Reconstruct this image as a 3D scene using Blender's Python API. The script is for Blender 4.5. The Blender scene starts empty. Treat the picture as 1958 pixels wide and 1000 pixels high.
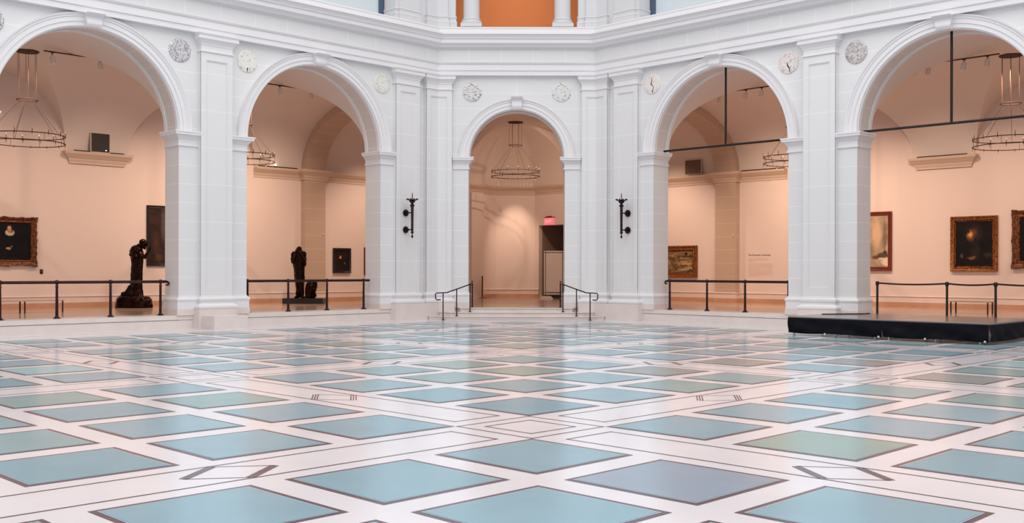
import bpy, bmesh, math, random
from mathutils import Vector, Matrix
random.seed(7)
C = bpy.context.scene.collection
sc = bpy.context.scene
PI = math.pi
S2 = math.sqrt(2.0)

# ---------------------------------------------------------------- camera
# World axes: x runs along the left arcade, y runs along the right arcade,
# both away from the camera; the chamfered corner faces the camera.
cam = bpy.data.cameras.new('camera')
cam.sensor_width = 36.0
cam.lens = 36.46
cam.shift_y = 17.0 / 1958
cam.clip_end = 300
camo = bpy.data.objects.new('camera', cam)
C.objects.link(camo)
head = -math.atan2(0.70836, 0.70585)
camo.matrix_world = (Matrix.Translation((-8.379, -8.054, 1.75)) @ Matrix.Rotation(head, 4, 'Z')
                     @ Matrix.Rotation(PI / 2, 4, 'X') @ Matrix.Rotation(0.0020, 4, 'Z'))
sc.camera = camo

# ---------------------------------------------------------------- world and skylight
w = bpy.data.worlds.new('world')
sc.world = w
w.use_nodes = True
bg = w.node_tree.nodes['Background']
bg.inputs[0].default_value = (0.965, 0.965, 0.985, 1)
bg.inputs[1].default_value = 0.75

def area(name, loc, size, energy, color, rot=(0, 0, 0), sy=None):
    l = bpy.data.lights.new(name, 'AREA')
    l.size = size
    if sy:
        l.shape = 'RECTANGLE'; l.size_y = sy
    l.energy = energy; l.color = color
    o = bpy.data.objects.new(name, l)
    C.objects.link(o); o.location = loc; o.rotation_euler = rot
    return o
area('skylight', (2, 2, 21), 30, 4800, (1.0, 0.985, 0.97))

vs = sc.view_settings
vs.view_transform = 'Standard'
vs.look = 'None'
vs.gamma = 1
vs.use_curve_mapping = False
vs.exposure = 0.0

WARM = (1.0, 0.745, 0.56)

# ---------------------------------------------------------------- materials
def srgb(r, g, b):
    f = lambda c: (c / 255 / 12.92) if c / 255 <= 0.04045 else ((c / 255 + 0.055) / 1.055) ** 2.4
    return (f(r), f(g), f(b), 1)

def mat(name, col, rough=0.6, metal=0.0, spec=0.5, noise=0.0, nscale=4.0, bump=0.0, bscale=30.0, col2=None, emit=None, es=0.0, coat=0.0, coords='Object'):
    m = bpy.data.materials.new(name)
    m.use_nodes = True
    nt = m.node_tree
    b = nt.nodes['Principled BSDF']
    b.inputs['Base Color'].default_value = col
    b.inputs['Roughness'].default_value = rough
    b.inputs['Metallic'].default_value = metal
    b.inputs['Specular IOR Level'].default_value = spec
    b.inputs['Coat Weight'].default_value = coat
    if emit:
        b.inputs['Emission Color'].default_value = emit
        b.inputs['Emission Strength'].default_value = es
    tc = nt.nodes.new('ShaderNodeTexCoord')
    if noise > 0:
        n = nt.nodes.new('ShaderNodeTexNoise')
        n.inputs['Scale'].default_value = nscale
        n.inputs['Detail'].default_value = 5
        nt.links.new(tc.outputs[coords], n.inputs['Vector'])
        mx = nt.nodes.new('ShaderNodeMix'); mx.data_type = 'RGBA'
        c2 = col2 if col2 else tuple(c * (1 - noise) for c in col[:3]) + (1,)
        mx.inputs[6].default_value = col; mx.inputs[7].default_value = c2
        mr = nt.nodes.new('ShaderNodeMapRange')
        mr.inputs[1].default_value = 0.35; mr.inputs[2].default_value = 0.65
        nt.links.new(n.outputs['Fac'], mr.inputs[0])
        nt.links.new(mr.outputs[0], mx.inputs[0])
        nt.links.new(mx.outputs[2], b.inputs['Base Color'])
    if bump > 0:
        n = nt.nodes.new('ShaderNodeTexNoise')
        n.inputs['Scale'].default_value = bscale
        n.inputs['Detail'].default_value = 4
        nt.links.new(tc.outputs[coords], n.inputs['Vector'])
        bp = nt.nodes.new('ShaderNodeBump')
        bp.inputs['Strength'].default_value = bump
        bp.inputs['Distance'].default_value = 0.02
        nt.links.new(n.outputs['Fac'], bp.inputs['Height'])
        nt.links.new(bp.outputs[0], b.inputs['Normal'])
    return m

def ashlar(name, col, joint, bw=1.35, rh=0.555, zoff=5.41, mortar=0.010, rough=0.55, offset=0.5, use_uv=False):
    """dressed stone: thin paler joints laid out in the wall's own x / z"""
    m = mat(name, col, rough)
    nt = m.node_tree
    b = nt.nodes['Principled BSDF']
    tc = nt.nodes.new('ShaderNodeTexCoord')
    sp = nt.nodes.new('ShaderNodeSeparateXYZ')
    cb = nt.nodes.new('ShaderNodeCombineXYZ')
    ad = nt.nodes.new('ShaderNodeMath'); ad.operation = 'SUBTRACT'; ad.inputs[1].default_value = zoff
    nt.links.new(tc.outputs['UV' if use_uv else 'Object'], sp.inputs[0])
    nt.links.new(sp.outputs[0], cb.inputs[0])
    nt.links.new(sp.outputs[1 if use_uv else 2], ad.inputs[0])
    nt.links.new(ad.outputs[0], cb.inputs[1])
    br = nt.nodes.new('ShaderNodeTexBrick')
    br.offset = offset
    br.inputs['Scale'].default_value = 1.0
    br.inputs['Brick Width'].default_value = bw
    br.inputs['Row Height'].default_value = rh
    br.inputs['Mortar Size'].default_value = mortar
    br.inputs['Mortar Smooth'].default_value = 0.3
    br.inputs['Bias'].default_value = -0.6
    c2 = tuple(c * 0.965 for c in col[:3]) + (1,)
    br.inputs['Color1'].default_value = col
    br.inputs['Color2'].default_value = c2
    br.inputs['Mortar'].default_value = joint
    nt.links.new(cb.outputs[0], br.inputs['Vector'])
    nt.links.new(br.outputs['Color'], b.inputs['Base Color'])
    return m

M = {}
M['stone'] = ashlar('painted_stone', srgb(226, 225, 226), srgb(243, 243, 244), bw=3.74, offset=0, mortar=.009)
M['trim'] = mat('painted_trim', srgb(231, 229, 231), 0.5)
M['upper'] = mat('upper_painted_stone', srgb(213, 213, 215), 0.6)
M['frieze'] = ashlar('frieze_stone', srgb(224, 223, 224), srgb(240, 239, 241), bw=1.17, rh=3.0, zoff=8.0)
M['pilaster'] = ashlar('pilaster_stone', srgb(227, 226, 227), srgb(246, 246, 247), bw=40.0, rh=1.11, zoff=5.41, mortar=0.007)
M['soffit'] = ashlar('soffit_limestone', srgb(214, 206, 202), srgb(234, 228, 224), bw=0.62, rh=4.0, zoff=-1.0, use_uv=True, offset=0)
M['marble'] = mat('base_marble', srgb(228, 217, 212), 0.25, noise=0.06, nscale=2.0, spec=0.5)
M['marble_dark'] = mat('marble_joint', srgb(128, 104, 92), 0.5)
M['floor_marble'] = mat('floor_marble', srgb(230, 226, 231), 0.16, noise=0.05, nscale=1.2)
M['floor_line'] = mat('floor_dark_marble', srgb(100, 86, 98), 0.2, noise=0.25, nscale=40.0)
M['gal_floor'] = mat('gallery_terrazzo', srgb(196, 165, 143), 0.16, noise=0.08, nscale=3.0)
M['plaster'] = mat('gallery_plaster', srgb(228, 207, 197), 0.85)
M['vault'] = mat('vault_plaster', srgb(224, 207, 197), 0.9)
M['tan'] = ashlar('tan_limestone', srgb(196, 170, 150), srgb(222, 200, 182), bw=40, rh=0.56, zoff=0.4, mortar=0.008)
M['tan_uv'] = ashlar('tan_limestone_arch', srgb(190, 164, 145), srgb(218, 196, 178), bw=0.62, rh=10.0, zoff=-1.0, use_uv=True, offset=0)
M['tan_trim'] = mat('gallery_cornice', srgb(212, 186, 166), 0.7)
M['baseboard'] = mat('baseboard_marble', srgb(205, 156, 126), 0.3, noise=0.12, nscale=2.5)
M['bronze'] = mat('dark_bronze', srgb(60, 38, 44), 0.28, metal=0.75, noise=0.3, nscale=8)
M['black'] = mat('black_metal', srgb(26, 22, 26), 0.4, metal=0.3)
M['sculpt'] = mat('sculpture_bronze', srgb(46, 26, 19), 0.18, metal=0.9, noise=0.5, nscale=5, bump=0.5, bscale=8)
M['wire'] = mat('chandelier_metal', srgb(74, 52, 42), 0.7, metal=0.0, spec=.2)
M['bulb'] = mat('clear_bulb', srgb(226, 190, 160), 0.15, spec=0.8)
M['white_metal'] = mat('white_enamel', srgb(222, 205, 196), 0.4)
M['skirt'] = mat('black_cloth', srgb(15, 15, 22), 0.85, spec=.15, noise=0.2, nscale=3)
M['deck'] = mat('stage_deck', srgb(120, 104, 100), 0.22, noise=0.1, nscale=3)
M['deck_edge'] = mat('deck_edge_strip', srgb(150, 146, 148), 0.4)
M['alu'] = mat('aluminium', srgb(215, 218, 222), 0.3, metal=0.4)
M['orange'] = mat('upper_gallery_plaster', srgb(214, 136, 84), 0.8)
M['blueframe'] = mat('blue_frame', srgb(72, 92, 120), 0.4)
M['pane'] = mat('window_pane', srgb(206, 216, 220), 0.12, spec=0.6)
M['grille'] = mat('dark_grille', srgb(66, 56, 52), 0.6)
M['wood'] = mat('pale_bench_wood', srgb(206, 176, 154), 0.4)
M['dark_room'] = mat('recess_shade_plaster', srgb(150, 124, 108), 0.8)  # darkness inside the recess is put into this plaster colour

# ---------------------------------------------------------------- mesh helpers
class MB:
    def __init__(s):
        s.v = []; s.f = []; s.m = []; s.uv = None
    def add(s, vs_, fs_, mi=0):
        o = len(s.v)
        s.v += [tuple(p) for p in vs_]
        for f in fs_:
            s.f.append(tuple(i + o for i in f)); s.m.append(mi)
    def box(s, x0, x1, y0, y1, z0, z1, mi=0, xf=None):
        P = [(x, y, z) for x in (x0, x1) for y in (y0, y1) for z in (z0, z1)]
        if xf: P = [xf(*p) for p in P]
        s.add(P, [(0, 1, 3, 2), (4, 6, 7, 5), (0, 4, 5, 1), (2, 3, 7, 6), (0, 2, 6, 4), (1, 5, 7, 3)], mi)
    def tube(s, pts, r, n=10, mi=0, cap=True):
        pts = [Vector(p) for p in pts]
        rs = r if isinstance(r, (list, tuple)) else [r] * len(pts)
        rings = []
        prev = None
        for i, p in enumerate(pts):
            a = pts[max(i - 1, 0)]; b = pts[min(i + 1, len(pts) - 1)]
            t = (b - a).normalized()
            if prev is None:
                h = Vector((0, 0, 1)) if abs(t.z) < 0.9 else Vector((1, 0, 0))
                x = t.cross(h).normalized()
            else:
                x = (prev - t * prev.dot(t)).normalized()
            prev = x
            y = t.cross(x)
            rings.append([p + (x * math.cos(2 * PI * k / n) + y * math.sin(2 * PI * k / n)) * rs[i] for k in range(n)])
        V = [q for R_ in rings for q in R_]
        F = [(i * n + k, i * n + (k + 1) % n, (i + 1) * n + (k + 1) % n, (i + 1) * n + k) for i in range(len(pts) - 1) for k in range(n)]
        if cap:
            F += [tuple(range(n - 1, -1, -1)), tuple((len(pts) - 1) * n + k for k in range(n))]
        s.add(V, F, mi)
    def lathe(s, prof, c=(0, 0, 0), n=24, mi=0, sx=1.0, sy=1.0):
        V = []
        for r, z in prof:
            for k in range(n):
                a = 2 * PI * k / n
                V.append((c[0] + max(r, 1e-4) * math.cos(a) * sx, c[1] + max(r, 1e-4) * math.sin(a) * sy, c[2] + z))
        F = [(i * n + k, i * n + (k + 1) % n, (i + 1) * n + (k + 1) % n, (i + 1) * n + k) for i in range(len(prof) - 1) for k in range(n)]
        F += [tuple(range(n - 1, -1, -1)), tuple((len(prof) - 1) * n + k for k in range(n))]
        s.add(V, F, mi)
    def ball(s, c, r, n=12, mi=0, sc_=(1, 1, 1), rot=None):
        m_ = max(6, n // 2)
        V = []
        for i in range(m_ + 1):
            th = PI * i / m_
            for k in range(n):
                a = 2 * PI * k / n
                p = Vector((r * sc_[0] * max(math.sin(th), 1e-3) * math.cos(a), r * sc_[1] * max(math.sin(th), 1e-3) * math.sin(a), r * sc_[2] * math.cos(th)))
                if rot: p = rot @ p
                V.append((c[0] + p.x, c[1] + p.y, c[2] + p.z))
        F = [(i * n + k, i * n + (k + 1) % n, (i + 1) * n + (k + 1) % n, (i + 1) * n + k) for i in range(m_) for k in range(n)]
        F += [tuple(range(n)), tuple(m_ * n + k for k in range(n - 1, -1, -1))]
        s.add(V, F, mi)
    def prism(s, poly, z0, z1, mi=0):
        n = len(poly)
        s.add([(x, y, z0) for x, y in poly] + [(x, y, z1) for x, y in poly],
              [tuple(range(n - 1, -1, -1)), tuple(range(n, 2 * n))] + [(i, (i + 1) % n, n + (i + 1) % n, n + i) for i in range(n)], mi)
    def build(s, name, mats, parent=None, smooth=None, loc=None, mw=None, recalc=True, uvs=None):
        me = bpy.data.meshes.new(name)
        me.from_pydata(s.v, [], s.f)
        if not isinstance(mats, (list, tuple)): mats = [mats]
        for m_ in mats: me.materials.append(m_)
        me.polygons.foreach_set('material_index', s.m)
        if uvs:
            ul = me.uv_layers.new(name='UVMap')
            for lp in me.loops:
                ul.data[lp.index].uv = uvs[lp.vertex_index]
        if recalc:
            bm = bmesh.new(); bm.from_mesh(me)
            bmesh.ops.recalc_face_normals(bm, faces=bm.faces)
            bm.to_mesh(me); bm.free()
        if smooth:
            me.polygons.foreach_set('use_smooth', [True] * len(me.polygons))
            me.set_sharp_from_angle(angle=math.radians(smooth))
        me.update()
        o = bpy.data.objects.new(name, me)
        C.objects.link(o)
        if parent is not None: o.parent = parent
        if mw is not None: o.matrix_world = mw
        if loc is not None: o.location = loc
        return o

def tag(o, label=None, cat=None, group=None, kind=None):
    if label: o['label'] = label
    if cat: o['category'] = cat
    if group: o['group'] = group
    if kind: o['kind'] = kind
    return o
def structure(o):
    o['kind'] = 'structure'; return o
def empty(name, loc=(0, 0, 0), rz=0.0, label=None, cat=None, group=None):
    o = bpy.data.objects.new(name, None); C.objects.link(o)
    o.location = loc; o.rotation_euler = (0, 0, rz); o.empty_display_size = 0.2
    return tag(o, label, cat, group)
def copy_tree(o, parent=None):
    c = o.copy(); C.objects.link(c)
    if parent is not None: c.parent = parent
    for ch in [x for x in bpy.data.objects if x.parent == o]:
        copy_tree(ch, c)
    return c

# wall frames: local x along the wall, local y towards the court, local z up
V0 = 20.51            # court face of both arcades
CS = 36.88            # x + y on the court face of the chamfer
TH = 0.85             # thickness of the court walls
BK = {'left': 28.8, 'right': 29.5}   # back walls of the galleries
MW = {'left': Matrix.Translation((0, V0, 0)) @ Matrix.Rotation(PI, 4, 'Z'),
      'right': Matrix.Translation((V0, 0, 0)) @ Matrix.Rotation(PI / 2, 4, 'Z'),
      'chamfer': Matrix.Translation((CS / 2, CS / 2, 0)) @ Matrix.Rotation(PI * 3 / 4, 4, 'Z')}
SG = {'left': -1, 'right': 1, 'chamfer': 1}
def W2(side, a, d):
    """plan point from distance a along the arcade and d in front of its face"""
    p = MW[side] @ Vector((SG[side] * a, d, 0))
    return (p.x, p.y)
AC = CS - V0          # where arcade and chamfer meet: 16.37
HC = (V0 - AC) / S2   # half width of the chamfer: 2.93

def offset_path(path, d):
    """shift a plan polyline d to its left, mitred"""
    n = len(path); out = []
    for i in range(n):
        p = Vector(path[i])
        dirs = []
        if i > 0: dirs.append((p - Vector(path[i - 1])).normalized())
        if i < n - 1: dirs.append((Vector(path[i + 1]) - p).normalized())
        ns = [Vector((-t.y, t.x)) for t in dirs]
        if len(ns) == 1: out.append(p + ns[0] * d)
        else:
            b = (ns[0] + ns[1])
            k = b.dot(ns[0])
            out.append(p + b * (d / max(k, 0.15)))
    return out
def sweep(mb, path, prof, closed=False, mi=0, caps=True):
    """run a profile [(out, z)] along a plan polyline, out is to the left"""
    if closed:
        ext = [path[-1]] + list(path) + [path[0]]
        rows = [[(q.x, q.y, z) for q in offset_path(ext, o)[1:-1]] for o, z in prof]
    else:
        rows = [[(q.x, q.y, z) for q in offset_path(path, o)] for o, z in prof]
    n = len(path); m_ = len(prof)
    V = [p for r in rows for p in r]
    F = []
    for i in range(m_ - 1):
        for k in range(n if closed else n - 1):
            F.append((i * n + k, i * n + (k + 1) % n, (i + 1) * n + (k + 1) % n, (i + 1) * n + k))
    if caps and not closed:
        F.append(tuple(i * n for i in range(m_)))
        F.append(tuple(i * n + n - 1 for i in range(m_)))
    mb.add(V, F, mi)
def band(mb, path, d0, d1, z0, z1, mi=0):
    """solid band along a plan polyline between offsets d0 and d1"""
    A = offset_path(path, d0); B = offset_path(path, d1); n = len(path)
    V = [(p.x, p.y, z) for z in (z0, z1) for L in (A, B) for p in L]
    F = []
    for i in range(n - 1):
        for a, b in ((0, n), (3 * n, 2 * n), (n, 3 * n), (2 * n, 0)):
            F.append((a + i, a + i + 1, b + i + 1, b + i))
    F += [(0, n, 3 * n, 2 * n), (n - 1, 2 * n - 1, 4 * n - 1, 3 * n - 1)]
    mb.add(V, F, mi)

def court_path(side, pts):
    """plan points from (a, d) pairs, ordered so that the court is on the left"""
    P = [W2(side, a, d) for a, d in pts]
    return P
# travelling with +a the court lies: left arcade -> right hand; right arcade -> left hand
def cp(side, pts):
    P = court_path(side, pts)
    return P[::-1] if side == 'left' else P

# ================================================================ COURT FLOOR
BAY = 7.4816; BW = 1.1866; PS = 1.3379; PG = 0.3144
fl = MB()
fl.add([(-16, -16, 0), (22.5, -16, 0), (22.5, 22.5, 0), (-16, 22.5, 0)], [(0, 1, 2, 3)], 0)
def quad(x0, x1, y0, y1, z, mi): fl.add([(x0, y0, z), (x1, y0, z), (x1, y1, z), (x0, y1, z)], [(0, 1, 2, 3)], mi)
def vis(x, y): return x + y > -14.5 and x < 20.0 and y < 20.0
glass_pick = {(0, -2): 3, (-1, 2): 4, (-1, 5): 5, (4, -1): 6, (2, 2): 3, (1, 2): 4, (-1, -2): 7, (5, 0): 6, (4, 1): 6, (6, -1): 5, (-1, -1): 2, (0, -1): 2, (1, -1): 2, (0, 0): 8, (-1, 0): 2, (0, -3): 8, (1, -2): 2, (3, 1): 6}
GL = 2
def panel_pos(i):
    b, k = divmod(i, 4)
    return b * BAY + BW / 2 + k * (PS + PG)
for i in range(-10, 10):
    for j in range(-10, 10):
        x = panel_pos(i); y = panel_pos(j)
        if not vis(x + PS, y + PS): continue
        if x + PS + y + PS > 34.35: continue
        quad(x, x + PS, y, y + PS, 0.0015, 1)
        e = 0.05
        rn = random.random()
        g = glass_pick.get((i, j), 2 if rn < 0.48 else (8 if rn < 0.72 else (9 if rn < 0.90 else (4 if rn < 0.97 else 3))))
        quad(x + e, x + PS - e, y + e, y + PS - e, 0.003, 10)
        quad(x + e + .014, x + PS - e - .014, y + e + .014, y + PS - e - .014, 0.0045, g)
LW_ = 0.03
def line(x0, y0, x1, y1, w_=LW_, z=0.0015):
    d = Vector((x1 - x0, y1 - y0)).normalized(); n_ = Vector((-d.y, d.x)) * w_ / 2
    fl.add([(x0 + n_.x, y0 + n_.y, z), (x0 - n_.x, y0 - n_.y, z), (x1 - n_.x, y1 - n_.y, z), (x1 + n_.x, y1 + n_.y, z)], [(0, 1, 2, 3)], 1)
def rect_line(x0, x1, y0, y1, w_=LW_):
    h = w_ / 2
    line(x0 - h, y0, x1 + h, y0, w_); line(x0 - h, y1, x1 + h, y1, w_); line(x0, y0, x0, y1, w_); line(x1, y0, x1, y1, w_)
h = BW / 2; q = 0.355; e0 = 0.87
for i in range(-2, 3):
    for j in range(-2, 3):
        x = i * BAY; y = j * BAY
        if x + y > 31: continue
        if vis(x + h, y + h):
            rect_line(x - h + LW_ / 2, x + h - LW_ / 2, y - h + LW_ / 2, y + h - LW_ / 2)
            rect_line(x - q, x + q, y - q, y + q)
        for ax in (0, 1):
            # long framed strip from this crossing to the next one
            L1 = BAY - e0 if (i if ax == 0 else j) < 2 else 3.9
            if ax == 0: rect_line(x + e0, x + L1, y - q, y + q)
            else: rect_line(x - q, x + q, y + e0, y + L1)
            if (i if ax == 0 else j) < 2:
                cx, cy = (x + BAY / 2, y) if ax == 0 else (x, y + BAY / 2)
                T = (lambda a, b: (cx + a, cy + b)) if ax == 0 else (lambda a, b: (cx + b, cy + a))
                al, wd = 0.44, 0.325
                P = [T(-al, 0), T(0, wd), T(al, 0), T(0, -wd)]
                s1 = 0.09 if (i + j) % 2 else 0.022
                flip = (i + j) % 2 == 0
                for k in range(4):
                    a_, b_ = P[k], P[(k + 1) % 4]
                    thick = k % 2 == 0
                    if thick:
                        if (i + j) % 2: line(*a_, *b_, 0.085)
                        else:
                            d = Vector((b_[0] - a_[0], b_[1] - a_[1])).normalized(); n_ = Vector((-d.y, d.x))
                            for o_ in (-.035, 0, .035): line(a_[0] + n_.x * o_, a_[1] + n_.y * o_, b_[0] + n_.x * o_, b_[1] + n_.y * o_, 0.018)
                    else: line(*a_, *b_, 0.024)
# border strips beside the walls
bx = 2 * BAY + BW / 2 + 2 * PS + PG + PG
line(-10, bx, 34.1 - bx, bx); line(bx, -10, bx, 34.1 - bx)
line(34.1 - bx, bx, bx, 34.1 - bx)
line(-10, bx + 1.0, 35.2 - bx - 1.0, bx + 1.0); line(bx + 1.0, -10, bx + 1.0, 35.2 - bx - 1.0)
line(35.2 - bx - 1, bx + 1, bx + 1, 35.2 - bx - 1)
gcols = [(136, 173, 188), (141, 168, 163), (132, 168, 172), (152, 198, 206), (142, 154, 156), (146, 164, 181), (124, 168, 184), (134, 171, 180)]
gm = [mat('floor_glass_' + n_, srgb(*c_), 0.2, noise=0.06, nscale=1.5, spec=.42) for n_, c_ in zip(('blue', 'moss', 'sea', 'aqua', 'grey', 'steel', 'teal', 'mist'), gcols)]
fmats = [M['floor_marble'], M['floor_line']] + gm + [mat('floor_glass_edge', srgb(176, 192, 200), 0.2)]
structure(fl.build('floor', fmats, recalc=False))

# ================================================================ COURT WALLS
OPEN = {'left': [(-3.74, 2.61), (3.74, 2.61), (11.22, 2.61)], 'right': [(-3.74, 2.61), (3.74, 2.61), (11.22, 2.61)], 'chamfer': [(0.0, 1.75)]}
ZS = 5.86; ZF = 0.40; ZTOP = 10.5
NS = 48
def wall_arcade(side, a0, a1, ends):
    s = SG[side]
    mb = MB()
    def fb(a, z, d): return (s * a, d, z)
    cuts = []
    for c, r in OPEN[side]:
        cuts.append((c - r, c + r, c, r))
    x = a0
    for (l, r_, c, r) in cuts + [(a1, None, None, None)]:
        for d in (0, -TH):
            mb.add([fb(x, 0, d), fb(l, 0, d), fb(l, ZTOP, d), fb(x, ZTOP, d)], [(0, 1, 2, 3)])
        if r_ is None: break
        arc = [(c - r * math.cos(PI * k / NS), ZS + r * math.sin(PI * k / NS)) for k in range(NS + 1)]
        for d in (0, -TH):
            for k in range(NS):
                (xa, za), (xb, zb) = arc[k], arc[k + 1]
                mb.add([fb(xa, za, d), fb(xb, zb, d), fb(xb, ZTOP, d), fb(xa, ZTOP, d)], [(0, 1, 2, 3)])
        for xx in (l, r_):
            mb.add([fb(xx, 0, 0), fb(xx, ZS, 0), fb(xx, ZS, -TH), fb(xx, 0, -TH)], [(0, 1, 2, 3)])
        x = r_
    o = mb.build('wall_' + side, M['stone'], mw=MW[side], recalc=False)
    structure(o)
    # soffit of each arch, with plain raised margins
    so = MB(); uv = []
    ed = MB()
    for c, r in OPEN[side]:
        R = r
        base = len(so.v)
        for k in range(NS + 1):
            th = PI * k / NS
            for d in (0.0, -TH):
                so.v.append(fb(c - R * math.cos(th), ZS + R * math.sin(th), d))
                uv.append((R * th, -d))
        for k in range(NS):
            so.f.append((base + 2 * k, base + 2 * k + 1, base + 2 * k + 3, base + 2 * k + 2)); so.m.append(0)
        for d0, d1 in ((0.0, -0.14), (-TH + 0.14, -TH)):
            V = []; F = []
            for k in range(NS + 1):
                th = PI * k / NS
                for rr in (R, R - 0.035):
                    for d in (d0, d1):
                        V.append(fb(c - rr * math.cos(th), ZS + rr * math.sin(th), d))
            for k in range(NS):
                o4 = 4 * k
                F += [(o4 + 2, o4 + 3, o4 + 7, o4 + 6), (o4, o4 + 2, o4 + 6, o4 + 4), (o4 + 1, o4 + 5, o4 + 7, o4 + 3)]
            ed.add(V, F)
    structure(so.build('trim_soffit', M['soffit'], mw=MW[side], recalc=False, uvs=uv))
    structure(ed.build('trim_soffit_margin', M['trim'], mw=MW[side], smooth=40))
wall_arcade('left', -9.5, AC, None)
wall_arcade('right', -9.5, AC, None)
wall_arcade('chamfer', -HC, HC, None)

# entablature in one run round the court
ent = [W2('right', -9.5, 0), W2('right', AC, 0), W2('left', AC, 0), W2('left', -9.5, 0)]
mb = MB()
sweep(mb, ent, [(0, 8.80), (.20, 8.80), (.20, 8.955), (.235, 8.97), (.235, 9.19), (.27, 9.20), (.30, 9.25), (.30, 9.28), (.21, 9.285)], caps=False)
structure(mb.build('trim_architrave', M['trim']))
for side, a0, a1 in (('left', -9.5, AC), ('right', -9.5, AC), ('chamfer', -HC, HC)):
    mb = MB(); s = SG[side]
    k0 = .2 * (S2 - 1)
    a1_, a0_ = (a1 - k0, a0) if side != 'chamfer' else (HC - k0, -HC + k0)
    mb.add([(s * a0_, .2, 9.28), (s * a1_, .2, 9.28), (s * a1_, .2, 9.79), (s * a0_, .2, 9.79)], [(0, 1, 2, 3)])
    structure(mb.build('trim_frieze', M['frieze'], mw=MW[side]))
mb = MB()
sweep(mb, ent, [(.2, 9.74), (.23, 9.75), (.24, 9.78), (.36, 9.785), (.40, 9.83), (.47, 9.88), (.50, 9.89), (.52, 9.91), (.52, 10.03), (.56, 10.05), (.58, 10.10), (.63, 10.16), (.68, 10.19), (.68, 10.235), (.30, 10.27), (.30, 10.46), (.33, 10.48), (.33, 10.52), (-.9, 10.525)], caps=False)
structure(mb.build('trim_cornice', M['trim']))

# archivolts, keystones, imposts, bases
def archivolt(side, c, r):
    s = SG[side]
    w_ = 0.36 if r > 2 else 0.34
    prof = [(0, 0), (0, .05), (.12, .05), (.12, .075), (.25, .075), (.255, .10), (.29, .10), (.32, .13), (w_, .14), (w_, 0)]
    mb = MB(); V = []; n = len(prof)
    for k in range(NS * 2 + 1):
        th = PI * k / (NS * 2)
        for o_, d in prof:
            V.append((s * (c - (r + o_) * math.cos(th)), d, ZS + (r + o_) * math.sin(th)))
    F = [(k * n + i, k * n + i + 1, (k + 1) * n + i + 1, (k + 1) * n + i) for k in range(NS * 2) for i in range(n - 1)]
    mb.add(V, F)
    structure(mb.build('trim_archivolt', M['trim'], mw=MW[side], smooth=25))
    # keystone: a scrolled console
    kb = MB()
    ks = 1.0 if r > 2 else 0.82
    z0 = ZS + r - 0.05; z1 = ZS + r + (0.325 if r > 2 else 0.40)
    prof = []
    for i in range(13):
        t = i / 12
        z = z0 + (z1 - z0) * t
        dd = 0.16 + 0.16 * t + 0.035 * math.sin(t * PI * 2.2) + (0.04 if t > .82 else 0)
        wd = (0.19 + 0.05 * t + (0.025 if t > 0.86 else 0)) * ks
        prof.append((z, dd, wd))
    V = []; F = []
    for z, dd, wd in prof:
        V += [(s * (c - wd), 0, z), (s * (c - wd), dd, z), (s * (c - wd * .45), dd + .02, z), (s * (c + wd * .45), dd + .02, z), (s * (c + wd), dd, z), (s * (c + wd), 0, z)]
    for i in range(12):
        for k in range(5): F.append((i * 6 + k, i * 6 + k + 1, i * 6 + k + 7, i * 6 + k + 6))
    F += [(0, 1, 2, 3, 4, 5), tuple(72 + k for k in range(6))]
    kb.add(V, F)
    structure(kb.build('trim_keystone', M['trim'], mw=MW[side], smooth=35))
for side in OPEN:
    for c, r in OPEN[side]: archivolt(side, c, r)

IMPOST = [(0, 5.41), (.045, 5.42), (.045, 5.46), (.015, 5.475), (.015, 5.60), (.03, 5.62), (.05, 5.64), (.06, 5.66), (.11, 5.72), (.13, 5.74), (.17, 5.745), (.17, 5.80), (.19, 5.815), (.19, 5.86), (0, 5.865)]
BASE = [(0, .97), (.02, .965), (.02, .935), (.045, .925), (.075, .90), (.085, .86), (.075, .82), (.06, .80), (.06, .585), (0, .585)]
MBASE = [(0, .585), (.075, .585), (.075, .40), (0, .40)]
PD = 0.20
def jamb_runs(side):
    R = []
    if side == 'chamfer':
        R.append([(-1.75, -TH), (-1.75, 0), (-2.32, 0)]); R.append([(1.75, -TH), (1.75, 0), (2.32, 0)])
        return R
    for c, r in OPEN[side]:
        l = c - r; rr = c + r
        pl = {3.74: 6.96, 11.22: 14.38, -3.74: -.52}[c]
        pr = {3.74: .52, 11.22: 8.0, -3.74: -6.96}[c]
        R.append([(l, -TH), (l, 0), (pr, 0)]); R.append([(rr, -TH), (rr, 0), (pl, 0)])
    return R
def left_turn(P, inside):
    """orient a plan path so that 'inside' point lies on its left"""
    a = Vector(P[0]); b = Vector(P[1]); t = b - a; n_ = Vector((-t.y, t.x))
    return P if n_.dot(Vector(inside) - (a + b) / 2) > 0 else P[::-1]
for side in OPEN:
    im = MB(); ba = MB(); mbm = MB()
    for run in jamb_runs(side):
        P = [W2(side, a, d) for a, d in run]
        # the open side of the jamb: centre of the opening
        cc = min(OPEN[side], key=lambda o_: abs(o_[0] - run[0][0]))[0]
        P = left_turn(P, W2(side, cc, -TH / 2)) if True else P
        # orientation test on the jamb segment
        if P[0] != W2(side, *run[0]):
            seg = [P[-1], P[-2]]
        sweep(im, P, IMPOST); sweep(ba, P, BASE); sweep(mbm, P, MBASE)
    structure(im.build('trim_impost', M['trim'], smooth=25))
    structure(ba.build('trim_pier_base', M['trim'], smooth=25))
    structure(mbm.build('trim_marble_plinth', M['marble']))

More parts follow.
